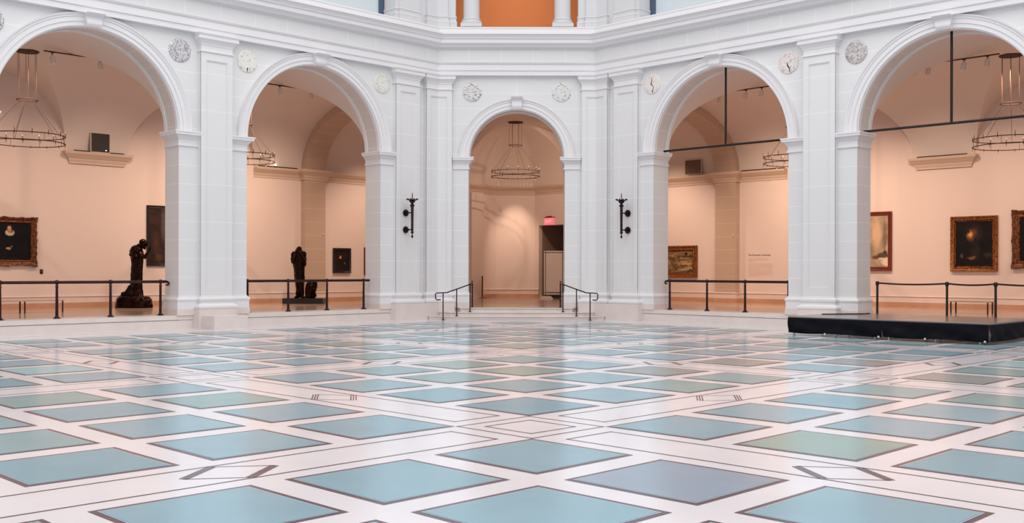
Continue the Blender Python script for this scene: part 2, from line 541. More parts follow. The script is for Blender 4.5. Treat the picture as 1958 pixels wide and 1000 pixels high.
# pilasters -------------------------------------------------------
CAP = [(0, 8.25), (.035, 8.26), (.045, 8.28), (.035, 8.30), (0, 8.31), (0, 8.46), (.02, 8.47), (.02, 8.50), (.04, 8.54), (.09, 8.60), (.115, 8.63), (.14, 8.635), (.14, 8.74), (.17, 8.76), (.18, 8.80), (0, 8.802)]
PBASE = [(0, .97), (.015, .965), (.015, .935), (.045, .925), (.07, .90), (.075, .87), (.065, .83), (.04, .815), (.03, .78), (.035, .74), (.06, .71), (.11, .70), (.135, .67), (.14, .64), (.13, .60), (.11, .585), (0, .585)]
PMAR = [(0, .585), (.12, .585), (.12, .0), (0, .0)]
def pilaster(plan, zb=0.0, cats=None):
    """plan: polyline on the wall face, court on its left"""
    sh = MB()
    band(sh, plan, -.02, PD - .035, .97, 8.26)
    band(sh, plan, PD - .05, PD, .97, 1.24); band(sh, plan, PD - .05, PD, 8.02, 8.26)
    # narrow stiles at both ends
    def stile(p, q_):
        d = (Vector(q_) - Vector(p)).normalized()
        band(sh, [p, tuple(Vector(p) + d * .17)], PD - .05, PD, 1.24, 8.02)
        band(sh, [tuple(Vector(p) + d * .17), tuple(Vector(p) + d * .20)], PD - .05, PD - .018, 1.27, 7.99)
    def stile2(p, q_):
        d = (Vector(q_) - Vector(p)).normalized()
        band(sh, [tuple(Vector(p) + d * .17), p], PD - .05, PD, 1.24, 8.02)
        band(sh, [tuple(Vector(p) + d * .20), tuple(Vector(p) + d * .17)], PD - .05, PD - .018, 1.27, 7.99)
    stile(plan[0], plan[1]); stile2(plan[-1], plan[-2])
    band(sh, plan, PD - .05, PD - .018, 1.24, 1.27); band(sh, plan, PD - .05, PD - .018, 7.99, 8.02)
    return sh, plan
def around(plan, d):
    off = offset_path(plan, d)
    return [tuple(plan[0])] + [(p.x, p.y) for p in off] + [tuple(plan[-1])]
def make_pilaster(side, plan, mar_z=True):
    sh, plan = pilaster(plan)
    inv = MW[side].inverted()
    sh.v = [tuple(inv @ Vector(p)) for p in sh.v]
    structure(sh.build('trim_pilaster', M['pilaster'], mw=MW[side]))
    t = MB()
    P = around(plan, PD)
    sweep(t, P, CAP, caps=False)
    sweep(t, P, PBASE, caps=False)
    structure(t.build('trim_pilaster_moulding', M['trim'], smooth=25))
    t = MB()
    sweep(t, P, PMAR, caps=False)
    structure(t.build('trim_pilaster_plinth', M['marble']))
for side in ('left', 'right'):
    for c in (-7.48, 0.0, 7.48):
        make_pilaster(side, cp(side, [(c - .52, 0), (c + .52, 0)]))
    make_pilaster(side, cp(side, [(14.38, 0), (15.43, 0)]))
LC = W2('left', AC, 0); RC = W2('right', AC, 0)
make_pilaster('chamfer', [W2('chamfer', HC - .58, 0), LC, W2('left', 15.76, 0)] if W2('chamfer', HC, 0)[1] > W2('chamfer', HC, 0)[0] else [W2('chamfer', -HC + .58, 0), LC, W2('left', 15.76, 0)])
if W2('chamfer', HC, 0)[1] > W2('chamfer', HC, 0)[0]:
    make_pilaster('chamfer', [W2('right', 15.76, 0), RC, W2('chamfer', -HC + .58, 0)])
else:
    make_pilaster('chamfer', [W2('right', 15.76, 0), RC, W2('chamfer', HC - .58, 0)])

# gallery platforms seen from the court: riser, shadow joint, slab, marble margin
def region_poly(side, a0, a1, d0, d1):
    return [W2(side, a0, d0), W2(side, a1, d0), W2(side, a1, d1), W2(side, a0, d1)]
for side in ('left', 'right'):
    mb = MB()
    mb.prism(region_poly(side, -9.5, 14.3, .02, -.35), 0, .255, 0)
    mb.prism(region_poly(side, -9.5, 14.3, .0, -.35), .255, .27, 1)
    mb.prism(region_poly(side, -9.5, 14.3, .035, -.95), .27, .399, 0)
    mb.prism(region_poly(side, -9.5, 14.3, .09, 0), 0, .018, 0)
    structure(mb.build('trim_platform_edge', [M['marble'], M['marble_dark']]))
    mb = MB()
    dk = BK[side] - V0
    if side == 'left': P = [(-9.5, V0 + .9), (16.6, V0 + .9), (22, V0 + .9 + .01), (22, 28.9), (-9.5, 28.9)]
    else: P = [(V0 + .9, -9.5), (29.6, -9.5), (29.6, 22), (V0 + .9, 22)]
    mb.prism(P, .2, .40, 0)
    structure(mb.build('floor_gallery_' + side, M['gal_floor']))
    # marble blocks that step forward below each pilaster
    for c in (0.0, 7.48):
        mb = MB()
        mb.prism(region_poly(side, c - .68, c + .68, .16, 0), 0, .40)
        mb.prism(region_poly(side, c - .55, c + .55, 1.05, .1), 0, .39)
        structure(mb.build('trim_plinth_block', M['marble']))
    mb = MB()
    mb.prism(region_poly(side, 14.255, 15.95, .322, 0), 0, .584)
    structure(mb.build('trim_corner_plinth', M['marble']))
mb = MB()
mb.prism([(15.7, 21.3), (21.3, 15.7), (28.9, 15.7), (28.9, 28.9), (15.7, 28.9)], .19, .401)
structure(mb.build('floor_corner_room', M['gal_floor']))
# steps up to the doorway
st = MB()
def ch(t, d): return W2('chamfer', t, d)
def step(dft, hw, hb, z0, z1, back):
    st.prism([ch(-hb, back), ch(-hb, dft - .45), ch(-hw, dft - .03), ch(hw, dft - .03), ch(hb, dft - .45), ch(hb, back)][::-1], z0, z1 - .03, 0)
    st.prism([ch(-hb - .03, back), ch(-hb - .03, dft - .45), ch(-hw - .01, dft), ch(hw + .01, dft), ch(hb + .03, dft - .45), ch(hb + .03, back)][::-1], z1 - .03, z1, 0)
    st.prism([ch(-hb, back), ch(-hb, dft - .452), ch(-hw, dft - .022), ch(hw, dft - .022), ch(hb, dft - .452), ch(hb, back)][::-1], z1 - .038, z1 - .03, 1)
step(1.20, 2.72, 3.12, 0, .125, -.2)
step(.86, 2.36, 2.76, .12, .26, -.2)
step(.54, 2.0, 2.1, .25, .40, -1.1)
structure(st.build('trim_steps', [M['marble'], M['marble_dark']]))

# ================================================================ GALLERIES
RISE = 2.6; ZV = 5.88
def G(side, a, v):
    """gallery plan point: a along the arcade, v the other world axis"""
    return (a, v) if side == 'left' else (v, a)
for side in ('left', 'right'):
    vb = BK[side]; vi = V0 + TH; cv = (vb + vi) / 2; hv = (vb - vi) / 2
    mb = MB()
    NV = 14
    cols = []
    def zcol(c, th, flat=None):
        if flat is not None:
            a = flat; cosv = 1.0
        else:
            a = c - 2.61 * math.cos(th); cosv = abs(math.cos(th))
        z2 = ZV if flat is not None else ZV + RISE * math.sin(th)
        pts = []
        va = cv - hv * cosv; vz = cv + hv * cosv
        for k in range(5): pts.append((vi + (va - vi) * k / 4, z2))
        ph = math.acos(min(1, cosv))
        for k in range(1, NV * 2):
            an = ph + (PI - 2 * ph) * k / (NV * 2)
            pts.append((cv - hv * math.cos(an), ZV + RISE * math.sin(an)))
        for k in range(5): pts.append((vz + (vb - vz) * k / 4, z2))
        return [(*G(side, a, v), z) for v, z in pts]
    for c in (-3.74, 3.74, 11.22):
        cols.append(zcol(0, 0, flat=c - 3.3))
        cols.append(zcol(0, 0, flat=c - 2.95))
        for k in range(0, 41):
            cols.append(zcol(c, PI * k / 40))
    cols.append(zcol(0, 0, flat=15.0)); cols.append(zcol(0, 0, flat=17.3))
    n = len(cols[0])
    V = [p for c_ in cols for p in c_]
    F = [(i * n + k, i * n + k + 1, (i + 1) * n + k + 1, (i + 1) * n + k) for i in range(len(cols) - 1) for k in range(n - 1)]
    mb.add(V, F)
    structure(mb.build('ceiling_gallery_' + side, M['vault'], smooth=32))
    # back wall
    mb = MB()
    a1 = 28.0 if side == 'left' else 21.0
    P0 = G(side, -9.5, vb); P1 = G(side, a1, vb); Q1 = G(side, a1, vb + .3); Q0 = G(side, -9.5, vb + .3)
    mb.prism([P0, P1, Q1, Q0], .2, 8.9)
    structure(mb.build('wall_gallery_' + side, M['plaster']))
    # end wall, out of view
    mb = MB()
    mb.prism([G(side, -9.5, vi - .9), G(side, -9.5, vb + .3), G(side, -9.8, vb + .3), G(side, -9.8, vi - .9)], 0, 10.5)
    structure(mb.build('wall_end_' + side, M['plaster']))
    # transverse stone arch near the corner
    mb = MB(); uv = []
    N_ = 40
    V = []; F = []
    for k in range(N_ + 1):
        th = PI * k / N_
        for rr in (0, .34):
            for a in (16.1, 17.12):
                v = cv - (hv + .02 - rr) * math.cos(th); z = ZV + (RISE + .02 - rr) * math.sin(th)
                V.append((*G(side, a, v), z)); uv.append((3.6 * th, 0.5 * a))
    for k in range(N_):
        o4 = 4 * k
        F += [(o4 + 2, o4 + 3, o4 + 7, o4 + 6), (o4, o4 + 2, o4 + 6, o4 + 4), (o4 + 1, o4 + 5, o4 + 7, o4 + 3)]
    mb.add(V, F)
    structure(mb.build('trim_transverse_arch', M['tan_uv'], smooth=40, uvs=uv))
    # stone responds below the arch, both sides
    for v0, v1 in ((vb - .30, vb + .05), (vi - .02, vi + .32)):
        mb = MB()
        Pp = [G(side, 16.1, v0), G(side, 17.12, v0), G(side, 17.12, v1), G(side, 16.1, v1)]
        mb.prism(Pp, .4, ZV)
        structure(mb.build('trim_respond', M['tan']))
    # cornice, brackets and baseboard on the back wall
    COR = [(0, 5.49), (.03, 5.50), (.03, 5.56), (.06, 5.60), (.08, 5.68), (.16, 5.74), (.20, 5.80), (.24, 5.83), (.26, 5.92), (0, 5.93)]
    def run(pts): # the room lies on the left of the path
        P = [G(side, a, v) for a, v in pts]
        return P[::-1] if side == 'left' else P
    mb = MB()
    lim = 27.5 if side == 'left' else 21.0
    sweep(mb, run([(13.85, vb), (16.08, vb), (16.08, vb - .3), (17.14, vb - .3), (17.14, vb), (lim, vb)]), COR)
    structure(mb.build('trim_gallery_cornice', M['tan_trim'], smooth=30))
    for c in (7.48, 0.0):
        mb = MB()
        sweep(mb, run([(c - .98, vb + .02), (c - .98, vb - .03), (c + .98, vb - .03), (c + .98, vb + .02)]), COR, caps=False)
        structure(mb.build('trim_vault_bracket', M['tan_trim'], smooth=30))
    mb = MB()
    bpts = [(-9.5, vb), (16.08, vb), (16.08, vb - .3), (17.14, vb - .3), (17.14, vb), (lim, vb)]
    sweep(mb, run(bpts), [(0, .835), (.05, .83), (.06, .80), (.03, .775), (.03, .585), (0, .585)], mi=1)
    sweep(mb, run(bpts), [(0, .585), (.06, .585), (.06, .40), (0, .40)])
    structure(mb.build('baseboard_' + side, [M['baseboard'], M['plaster']]))

# corner room --------------------------------------------------------
XB, YB = 28.8, 28.8
CF = 56.3                                   # x + y on the flat back piece
cvL = (28.8 + V0 + TH) / 2; hvL = (28.8 - V0 - TH) / 2
def z1(t, far=28.8):
    c_ = (far + V0 + TH) / 2
    q_ = (t - c_) / (far - c_)
    return ZV + RISE * math.sqrt(max(0, 1 - q_ * q_))
def zcorner(x, y):
    s_ = x + y
    td = (x - y) / S2 / 3.9
    zd = ZV + RISE * math.sqrt(max(0, 1 - td * td)) if abs(td) < 1 else 0
    if y < 21.0:
        z = z1(x, 29.5) if x > V0 + TH else ZV
        return max(z, zd, z1(y) if (y > V0 + TH and x <= cvL) else ZV)
    if x > cvL and y > cvL:
        z = min(z1(x), z1(y))
        qf = (s_ - 2 * cvL) / (CF - 2 * cvL)
        zf = ZV + RISE * math.sqrt(max(0, 1 - qf * qf)) if qf < 1 else ZV
        return min(z, zf) if s_ > 2 * cvL else z
    z = ZV
    if y <= cvL and x <= cvL: z = max(z1(y) if y > V0 + TH else ZV, z1(x) if x > V0 + TH else ZV)
    elif x <= cvL: z = z1(y)
    else: z = z1(x)
    return max(z, zd)
mb = MB(); NG = 101
xs = [16.9 + .125 * i for i in range(NG + 1)]
xs = [28.8 if abs(t - 28.775) < .01 else t for t in xs]; xs[-1] = 29.5
V = [(x, y, zcorner(x, y)) for x in xs for y in xs]
F = []
for i in range(NG):
    for j in range(NG):
        if xs[i] + xs[j] < CS + TH * S2 - .4: continue
        if (xs[i + 1] > 28.81 and xs[j + 1] > 21.1) or xs[j + 1] > 28.81: continue
        F.append((i * (NG + 1) + j, i * (NG + 1) + j + 1, (i + 1) * (NG + 1) + j + 1, (i + 1) * (NG + 1) + j))
mb.add(V, F)
structure(mb.build('ceiling_corner_room', M['vault'], smooth=35))
# far walls of the corner room: flat piece, right wall with its recess
pF0 = (27.5, 28.8); pF1 = (28.87, 27.43)
mb = MB()
mb.prism([pF0, (27.7, 29.0), (29.07, 27.63), pF1], .2, 8.9)
structure(mb.build('wall_corner', M['plaster']))
mb = MB()
mb.prism([(28.85, 27.45), (29.1, 27.45), (29.1, 27.18), (28.85, 27.18)], .2, 8.9)
mb.prism([(28.85, 27.18), (29.1, 27.18), (29.1, 24.0), (28.85, 24.0)], 3.97, 8.9)
mb.prism([(28.85, 24.0), (29.1, 24.0), (29.1, 20.9), (28.85, 20.9)], .2, 8.9)
mb.prism([(28.85, 20.9), (29.6, 20.9), (29.6, 21.1), (28.85, 21.1)], .2, 8.9)
structure(mb.build('wall_corner_right', M['plaster']))
mb = MB()
mb.prism([(29.1, 27.18), (31.2, 27.18), (31.2, 27.3), (29.1, 27.3)], .2, 4.1)
mb.prism([(31.2, 27.3), (31.4, 27.3), (31.4, 23.9), (31.2, 23.9)], .2, 4.1)
mb.prism([(29.1, 24.0), (31.2, 24.0), (31.2, 23.9), (29.1, 23.9)], .2, 4.1)
mb.prism([(29.1, 27.3), (31.4, 27.3), (31.4, 23.9), (29.1, 23.9)], 3.97, 4.1)
mb.prism([(28.8, 27.3), (31.4, 27.3), (31.4, 23.9), (28.8, 23.9)], .2, .399)
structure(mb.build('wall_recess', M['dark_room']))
mb = MB()
COR2 = [(0, 5.49), (.03, 5.50), (.03, 5.56), (.06, 5.60), (.08, 5.68), (.16, 5.74), (.20, 5.80), (.24, 5.83), (.26, 5.92), (0, 5.93)]
sweep(mb, [(28.85, 21.0), (28.85, 27.43), (27.5, 28.79), (26.9, 28.79)], COR2)
structure(mb.build('trim_corner_cornice', M['tan_trim'], smooth=30))
mb = MB()
for P in ([(28.85, 27.18), (28.85, 27.43), (27.5, 28.79), (26.9, 28.79)], [(28.85, 21.0), (28.85, 24.0)]):
    sweep(mb, P, [(0, .835), (.05, .83), (.06, .80), (.03, .775), (.03, .585), (0, .585)], mi=1)
    sweep(mb, P, [(0, .585), (.06, .585), (.06, .40), (0, .40)])
structure(mb.build('baseboard_corner', [M['baseboard'], M['plaster']]))
mb = MB()
mb.prism([(25.55, 28.5), (26.35, 28.5), (26.35, 28.85), (25.55, 28.85)], .4, 5.5)
structure(mb.build('trim_corner_respond', M['plaster']))

# ================================================================ UPPER STOREY
UP = ZTOP
for side in ('left', 'right'):
    mb = MB(); s = SG[side]
    for a0, a1 in ((-9.5, -7.0), (-.98, .98 - 0.49), (6.99, 7.97)):
        mb.box(min(s * a0, s * a1), max(s * a0, s * a1), -.62, 0, UP, 14.5)
    structure(mb.build('wall_upper_' + side, M['upper'], mw=MW[side]))
    # corner pier with pilaster
    mb = MB()
    pl = [W2(side, 14.47, -.62), W2(side, 14.47, 0), W2(side, AC, 0), W2('chamfer', (HC if side == 'left' else -HC) * 1.0, 0), W2('chamfer', (2.23 if side == 'left' else -2.23), 0), W2('chamfer', (2.23 if side == 'left' else -2.23), -.5), W2(side, AC + .2, -.62)]
    if abs(pl[2][0] - pl[3][0]) > .5:
        pl[3] = W2('chamfer', -(HC if side == 'left' else -HC), 0); pl[4] = W2('chamfer', -(2.23 if side == 'left' else -2.23), 0); pl[5] = W2('chamfer', -(2.23 if side == 'left' else -2.23), -.5)
    del pl[3]
    mb.prism(pl, UP, 14.5)
    structure(mb.build('wall_upper_pier', M['upper']))
    sgn = 1 if pl[3][1] > pl[3][0] else -1
    sgc = 1 if W2('chamfer', 1, 0)[1] > W2('chamfer', 1, 0)[0] else -1
    sc_ = sgc if side == 'left' else -sgc
    pa = cp(side, [(14.60, 0), (15.50, 0)])
    pb = [W2('chamfer', sc_ * 2.50, 0), W2(side, AC, 0), W2(side, 15.86, 0)]
    if side == 'right': pb = pb[::-1]
    UB = [(0, 10.97), (.03, 10.965), (.05, 10.93), (.035, 10.90), (.02, 10.885), (.02, 10.80), (.05, 10.77), (.06, 10.74), (.05, 10.72), (.05, 10.52), (0, 10.52)]
    t = MB()
    for p in (pa, pb):
        band(t, p, -.02, .10, 10.52, 14.5)
        sweep(t, around(p, .10), UB, caps=False)
    jamb = [W2(side, 14.47, -.62), W2(side, 14.47, 0), W2(side, 14.60, 0)]
    jamb = left_turn(jamb, W2(side, 12, -.3))
    sweep(t, jamb, UB)
    jb = [W2('chamfer', sc_ * 2.23, -.5), W2('chamfer', sc_ * 2.23, 0), W2('chamfer', sc_ * 2.50, 0)]
    jb = left_turn(jb, W2('chamfer', 0, -.25))
    sweep(t, jb, UB)
    structure(t.build('trim_upper_pilaster', M['upper'], smooth=25))
    # blue framed glazing
    wi = empty('window_' + ('1' if side == 'left' else '2')); wi['kind'] = 'structure'; wi.matrix_world = MW[side]
    f = MB()
    for c in (3.74, 11.22):
        for a in (c - 3.16, c + 3.16): f.box(s * a - .09, s * a + .09, -.80, -.66, UP, 14.4)
        f.box(min(s * (c - 3.2), s * (c + 3.2)), max(s * (c - 3.2), s * (c + 3.2)), -.80, -.66, UP - .05, UP + .12)
    o = f.build('window_frame', M['blueframe']); o.parent = wi
    f = MB()
    for c in (3.74, 11.22):
        f.box(min(s * (c - 3.1), s * (c + 3.1)), max(s * (c - 3.1), s * (c + 3.1)), -.75, -.73, UP, 14.4)
    o = f.build('window_pane', M['pane']); o.parent = wi
# ledge below and small upright column pair in the corner opening
mb = MB()
mb.prism([ch(-2.4, .15), ch(2.4, .15), ch(2.4, -4), ch(-2.4, -4)], UP - .1, 10.56)
structure(mb.build('floor_upper', M['trim']))
mb = MB()
mb.prism([ch(-5.2, -3.6), ch(5.2, -3.6), ch(5.2, -3.9), ch(-5.2, -3.9)], UP - .1, 14.5)
mb.prism([ch(-5.2, -3.6), ch(-5.2, -.7), ch(-5.4, -.7), ch(-5.4, -3.6)], UP - .1, 14.5)
mb.prism([ch(5.2, -3.6), ch(5.2, -.7), ch(5.4, -.7), ch(5.4, -3.6)], UP - .1, 14.5)
structure(mb.build('wall_upper_gallery', M['orange']))
mb = MB()
mb.prism([ch(-5.4, -.6), ch(5.4, -.6), ch(5.4, -3.9), ch(-5.4, -3.9)], 14.3, 14.5)
structure(mb.build('ceiling_upper', M['orange']))
def column(t, lab):
    x, y = ch(t, -.12)
    e = empty('column', (x, y, 10.56), PI / 4, lab, 'column', 'columns in the upper corner opening')
    b = MB()
    b.box(-.38, .38, -.38, .38, 0, .12)
    b.lathe([(.37, .12), (.385, .16), (.385, .20), (.37, .24), (.33, .25), (.33, .27), (.35, .29), (.35, .31), (.31, .33), (.30, .36)], n=36)
    b.build('column_base', M['upper'], e, smooth=30)
    b = MB(); b.lathe([(.295, .35), (.29, 1.5), (.27, 3.9)], n=36)
    b.build('column_shaft', M['upper'], e, smooth=30)
sgc = 1 if W2('chamfer', 1, 0)[1] > W2('chamfer', 1, 0)[0] else -1
column(sgc * 1.66, 'white round column standing left in the upper orange-walled opening')
column(-sgc * 1.66, 'white round column standing right in the upper orange-walled opening')
# ================================================================ LAMPS OF THE GALLERIES, WITH ADDED CORNER FILL
def spot(name, loc, target, energy, ang=110, blend=1.0, color=WARM, r=0.06):
    l = bpy.data.lights.new(name, 'SPOT')
    l.energy = energy; l.spot_size = math.radians(ang); l.spot_blend = blend; l.color = color
    l.shadow_soft_size = r
    o = bpy.data.objects.new(name, l); C.objects.link(o)
    o.location = loc
    d = Vector(target) - Vector(loc)
    o.rotation_euler = d.to_track_quat('-Z', 'Y').to_euler()
    return o
SP = {'left': 515, 'right': 640}
for side in ('left', 'right'):
    vb = BK[side]
    for a in (-3.7, .2, 3.7, 7.4, 11.2, 14.0):
        x, y = G(side, a, vb - 4.6); tx, ty = G(side, a, vb)
        spot('gallery_light', (x, y, 8.0), (tx, ty, 1.7), SP[side] * (2.0 if a == 11.2 else 1.5 if a > 11.2 else 1.05), 100)
    x, y = G(side, 19.5, vb - 3.6); tx, ty = G(side, 19.5, vb)
    spot('gallery_light', (x, y, 7.6), (tx, ty, 1.7), SP[side] * 1.7, 84)
spot('corner_light', (26.5, 26.5, 7.2), (28.15, 28.15, 2.7), 900, 42)
spot('corner_light', (24.5, 22.6, 7.9), (27.8, 27.8, 2.6), 620, 120)  # added fill for the corner room, stands for no fixture
spot('upper_light', (*ch(0, -1.0), 14.2), (*ch(0, -3.6), 11.5), 190, 150)
# ================================================================ THINGS
def back_frame(side, a, z, off=0.0, v=None):
    vv = (BK[side] if v is None else v) - off
    x, y = G(side, a, vv)
    return Matrix.Translation((x, y, z)) @ Matrix.Rotation(PI if side == 'left' else PI / 2, 4, 'Z')
# in these frames local y points at the viewer and local -x is the viewer's right

def blobs_mat(name, base, blobs, nscale=3.0, namp=0.0, rough=0.55, col2=None, stretch=(1, 1, 1), dist=0.03):
    """a painted picture: soft patches of colour laid out on the canvas (viewer's x, z)"""
    m = bpy.data.materials.new(name); m.use_nodes = True
    nt = m.node_tree; L = nt.links; b = nt.nodes['Principled BSDF']
    b.inputs['Roughness'].default_value = rough; b.inputs['Specular IOR Level'].default_value = .2
    tc = nt.nodes.new('ShaderNodeTexCoord')
    nz = nt.nodes.new('ShaderNodeTexNoise'); nz.inputs['Scale'].default_value = 6; nz.inputs['Detail'].default_value = 3
    L.new(tc.outputs['Object'], nz.inputs['Vector'])
    sub = nt.nodes.new('ShaderNodeVectorMath'); sub.operation = 'SUBTRACT'; sub.inputs[1].default_value = (.5, .5, .5)
    L.new(nz.outputs['Color'], sub.inputs[0])
    scl = nt.nodes.new('ShaderNodeVectorMath'); scl.operation = 'SCALE'; scl.inputs['Scale'].default_value = dist * 2
    L.new(sub.outputs[0], scl.inputs[0])
    add = nt.nodes.new('ShaderNodeVectorMath'); add.operation = 'ADD'
    L.new(tc.outputs['Object'], add.inputs[0]); L.new(scl.outputs[0], add.inputs[1])
    mp = nt.nodes.new('ShaderNodeMapping'); mp.inputs['Scale'].default_value = stretch
    L.new(tc.outputs['Object'], mp.inputs['Vector'])
    n2 = nt.nodes.new('ShaderNodeTexNoise'); n2.inputs['Scale'].default_value = nscale; n2.inputs['Detail'].default_value = 8
    n2.inputs['Distortion'].default_value = 1.0
    L.new(mp.outputs[0], n2.inputs['Vector'])
    mr = nt.nodes.new('ShaderNodeMapRange'); mr.inputs[1].default_value = .4; mr.inputs[2].default_value = .62
    L.new(n2.outputs['Fac'], mr.inputs[0])
    mx = nt.nodes.new('ShaderNodeMix'); mx.data_type = 'RGBA'
    mx.inputs[6].default_value = base; mx.inputs[7].default_value = col2 if col2 else tuple(c * (1 - namp) for c in base[:3]) + (1,)
    L.new(mr.outputs[0], mx.inputs[0])
    cur = mx.outputs[2]
    for cx, cz, rx, rz, col, soft in blobs:
        s1 = nt.nodes.new('ShaderNodeVectorMath'); s1.operation = 'SUBTRACT'; s1.inputs[1].default_value = (-cx, 0, cz)
        L.new(add.outputs[0], s1.inputs[0])
        s2 = nt.nodes.new('ShaderNodeVectorMath'); s2.operation = 'MULTIPLY'; s2.inputs[1].default_value = (1 / rx, 0, 1 / rz)
        L.new(s1.outputs[0], s2.inputs[0])
        ln = nt.nodes.new('ShaderNodeVectorMath'); ln.operation = 'LENGTH'; L.new(s2.outputs[0], ln.inputs[0])
        r_ = nt.nodes.new('ShaderNodeMapRange'); r_.interpolation_type = 'SMOOTHSTEP'
        r_.inputs[1].default_value = 1 - soft; r_.inputs[2].default_value = 1.0
        r_.inputs[3].default_value = col[3] if len(col) > 3 else 1; r_.inputs[4].default_value = 0
        L.new(ln.outputs['Value'], r_.inputs[0])
        q_ = nt.nodes.new('ShaderNodeMix'); q_.data_type = 'RGBA'
        q_.inputs[7].default_value = (col[0], col[1], col[2], 1)
        L.new(r_.outputs[0], q_.inputs[0]); L.new(cur, q_.inputs[6])
        cur = q_.outputs[2]
    L.new(cur, b.inputs['Base Color'])
    return m
def sa(r, g, b, a): c_ = srgb(r, g, b); return (c_[0], c_[1], c_[2], a)

M['gold'] = mat('carved_gilt', srgb(176, 110, 52), 0.38, metal=0.55, noise=0.75, nscale=16, col2=srgb(92, 44, 22), bump=1.0, bscale=26)
M['gold_dark'] = mat('carved_dark_gilt', srgb(140, 84, 46), 0.42, metal=0.5, noise=0.75, nscale=14, col2=srgb(62, 28, 18), bump=1.0, bscale=22)
M['blackframe'] = mat('ebonised_wood', srgb(34, 22, 22), 0.35)
M['redframe'] = mat('mahogany', srgb(120, 44, 34), 0.35, noise=0.2, nscale=6)

def painting(side, a0, a1, z0, z1, fw, fmat, cmat, label, ornate=0.0, proud=0.10, group=None, inner=None):
    a = (a0 + a1) / 2; z = (z0 + z1) / 2; hw = abs(a1 - a0) / 2; hh = (z1 - z0) / 2
    e = empty('framed_painting', label=label, cat='painting', group=group)
    e.matrix_world = back_frame(side, a, z)
    prof = [(0, 0.0), (0, proud * .75), (fw * .12, proud), (fw * .3, proud * .92), (fw * .42, proud * .62), (fw * .62, proud * .55), (fw * .74, proud * .72), (fw * .84, proud * .7), (fw, proud * .35), (fw, .02)]
    f = MB(); n = len(prof)
    nseg = 26 if ornate else 1
    loop = []
    cs = [(-hw, -hh), (hw, -hh), (hw, hh), (-hw, hh)]
    for k in range(4):
        p = cs[k]; q_ = cs[(k + 1) % 4]
        for i in range(nseg):
            t = i / nseg
            loop.append((p[0] + (q_[0] - p[0]) * t, p[1] + (q_[1] - p[1]) * t, k, t))
    V = []
    for x, zz, k, t in loop:
        for o_, d in prof:
            # inset towards the middle, mitred at corners
            ix = -o_ if x > 0 else o_; iz = -o_ if zz > 0 else o_
            kx = x * (1 - o_ / hw); kz = zz * (1 - o_ / hh)
            w_ = ornate * (math.sin(t * PI * 14) * .6 + math.sin(t * PI * 5 + k) * .4 + (1.6 if (t < .09 or t > .91) else 0) + (1.2 if .43 < t < .57 else 0)) if o_ < fw * .5 else 0
            V.append((kx * (1 + w_ / hw), d + abs(w_) * .5 * (d > .01), kz * (1 + w_ / hh)))
    m_ = len(loop)
    F = [(i * n + j, i * n + j + 1, ((i + 1) % m_) * n + j + 1, ((i + 1) % m_) * n + j) for i in range(m_) for j in range(n - 1)]
    f.add(V, F)
    f.build('frame', fmat, e, smooth=50)
    if inner:
        g = MB(); iw = .025
        for x0, x1_, y0, y1_ in ((-hw + fw, hw - fw, hh - fw - iw, hh - fw), (-hw + fw, hw - fw, -hh + fw, -hh + fw + iw), (-hw + fw, -hw + fw + iw, -hh + fw, hh - fw), (hw - fw - iw, hw - fw, -hh + fw, hh - fw)):
            g.box(x0, x1_, .02, proud * .4, y0, y1_)
        g.build('inner_moulding', inner, e)
    c_ = MB(); c_.box(-hw + fw * .9, hw - fw * .9, 0.0, .03, -hh + fw * .9, hh - fw * .9)
    c_.build('canvas', cmat, e)
    return e
skin = srgb(214, 168, 130); skin2 = srgb(190, 128, 88)
lace = srgb(206, 186, 160)
painting('left', 3.36, 5.36, 1.88, 3.52, .20, M['gold_dark'],
         blobs_mat('portrait_with_ruff', srgb(13, 11, 15), [
             (0.13, 0.30, .17, .13, lace, .35), (0.16, 0.34, .12, .08, srgb(150, 120, 96), .5), (.13, .44, .125, .14, srgb(30, 20, 16), .2), (.12, .42, .085, .125, skin2, .3), (.12, .46, .05, .03, srgb(220, 180, 146), .8),
             (.08, -.24, .11, .055, skin2, .5), (-.28, -.17, .07, .10, skin2, .5), (.19, -.17, .04, .05, srgb(96, 110, 60), .5)], namp=.4),
         'dark portrait with white ruff in ornate carved gilt frame, far left wall', ornate=.018, proud=.12)
painting('left', 9.34, 10.9, 1.88, 4.15, .11, M['blackframe'],
         blobs_mat('tall_dark_interior', srgb(62, 40, 32), [
             (-.12, .4, .15, 1.0, sa(110, 98, 98, .6), .95), (-.42, -.30, .28, .6, sa(88, 58, 42, .7), .95), (-.3, -.8, .22, .2, sa(104, 80, 52, .6), .9),
             (.25, .0, .28, .75, sa(24, 18, 24, 1), .4), (.24, .62, .09, .13, skin, .3), (.15, .24, .06, .05, skin, .5)], nscale=2.2, col2=srgb(34, 24, 26)),
         'tall dark interior painting in a plain black frame behind the robed bronze figure', proud=.07)
painting('left', 17.71, 18.62, 1.62, 2.70, .13, M['blackframe'],
         blobs_mat('small_dark_portrait', srgb(40, 24, 20), [
             (-.05, .02, .17, .22, sa(22, 14, 14, 1), .4), (-.08, .12, .085, .05, srgb(190, 150, 112), .5), (-.07, .17, .055, .085, srgb(200, 124, 74), .4), (-.07, .25, .075, .05, srgb(26, 16, 14), .3),
             (.13, -.12, .045, .06, srgb(150, 92, 62), .6)], namp=.4),
         'small dark portrait in a wide black frame, right of the bronze figure seen from behind', proud=.10)
painting('left', 19.36, 20.6, 1.55, 2.75, .14, M['redframe'],
         blobs_mat('hidden_landscape', srgb(90, 66, 48), [(0, .1, .4, .2, srgb(170, 140, 104), .7)], namp=.5),
         'narrow reddish edge of a frame showing beside the left corner pier', proud=.09)
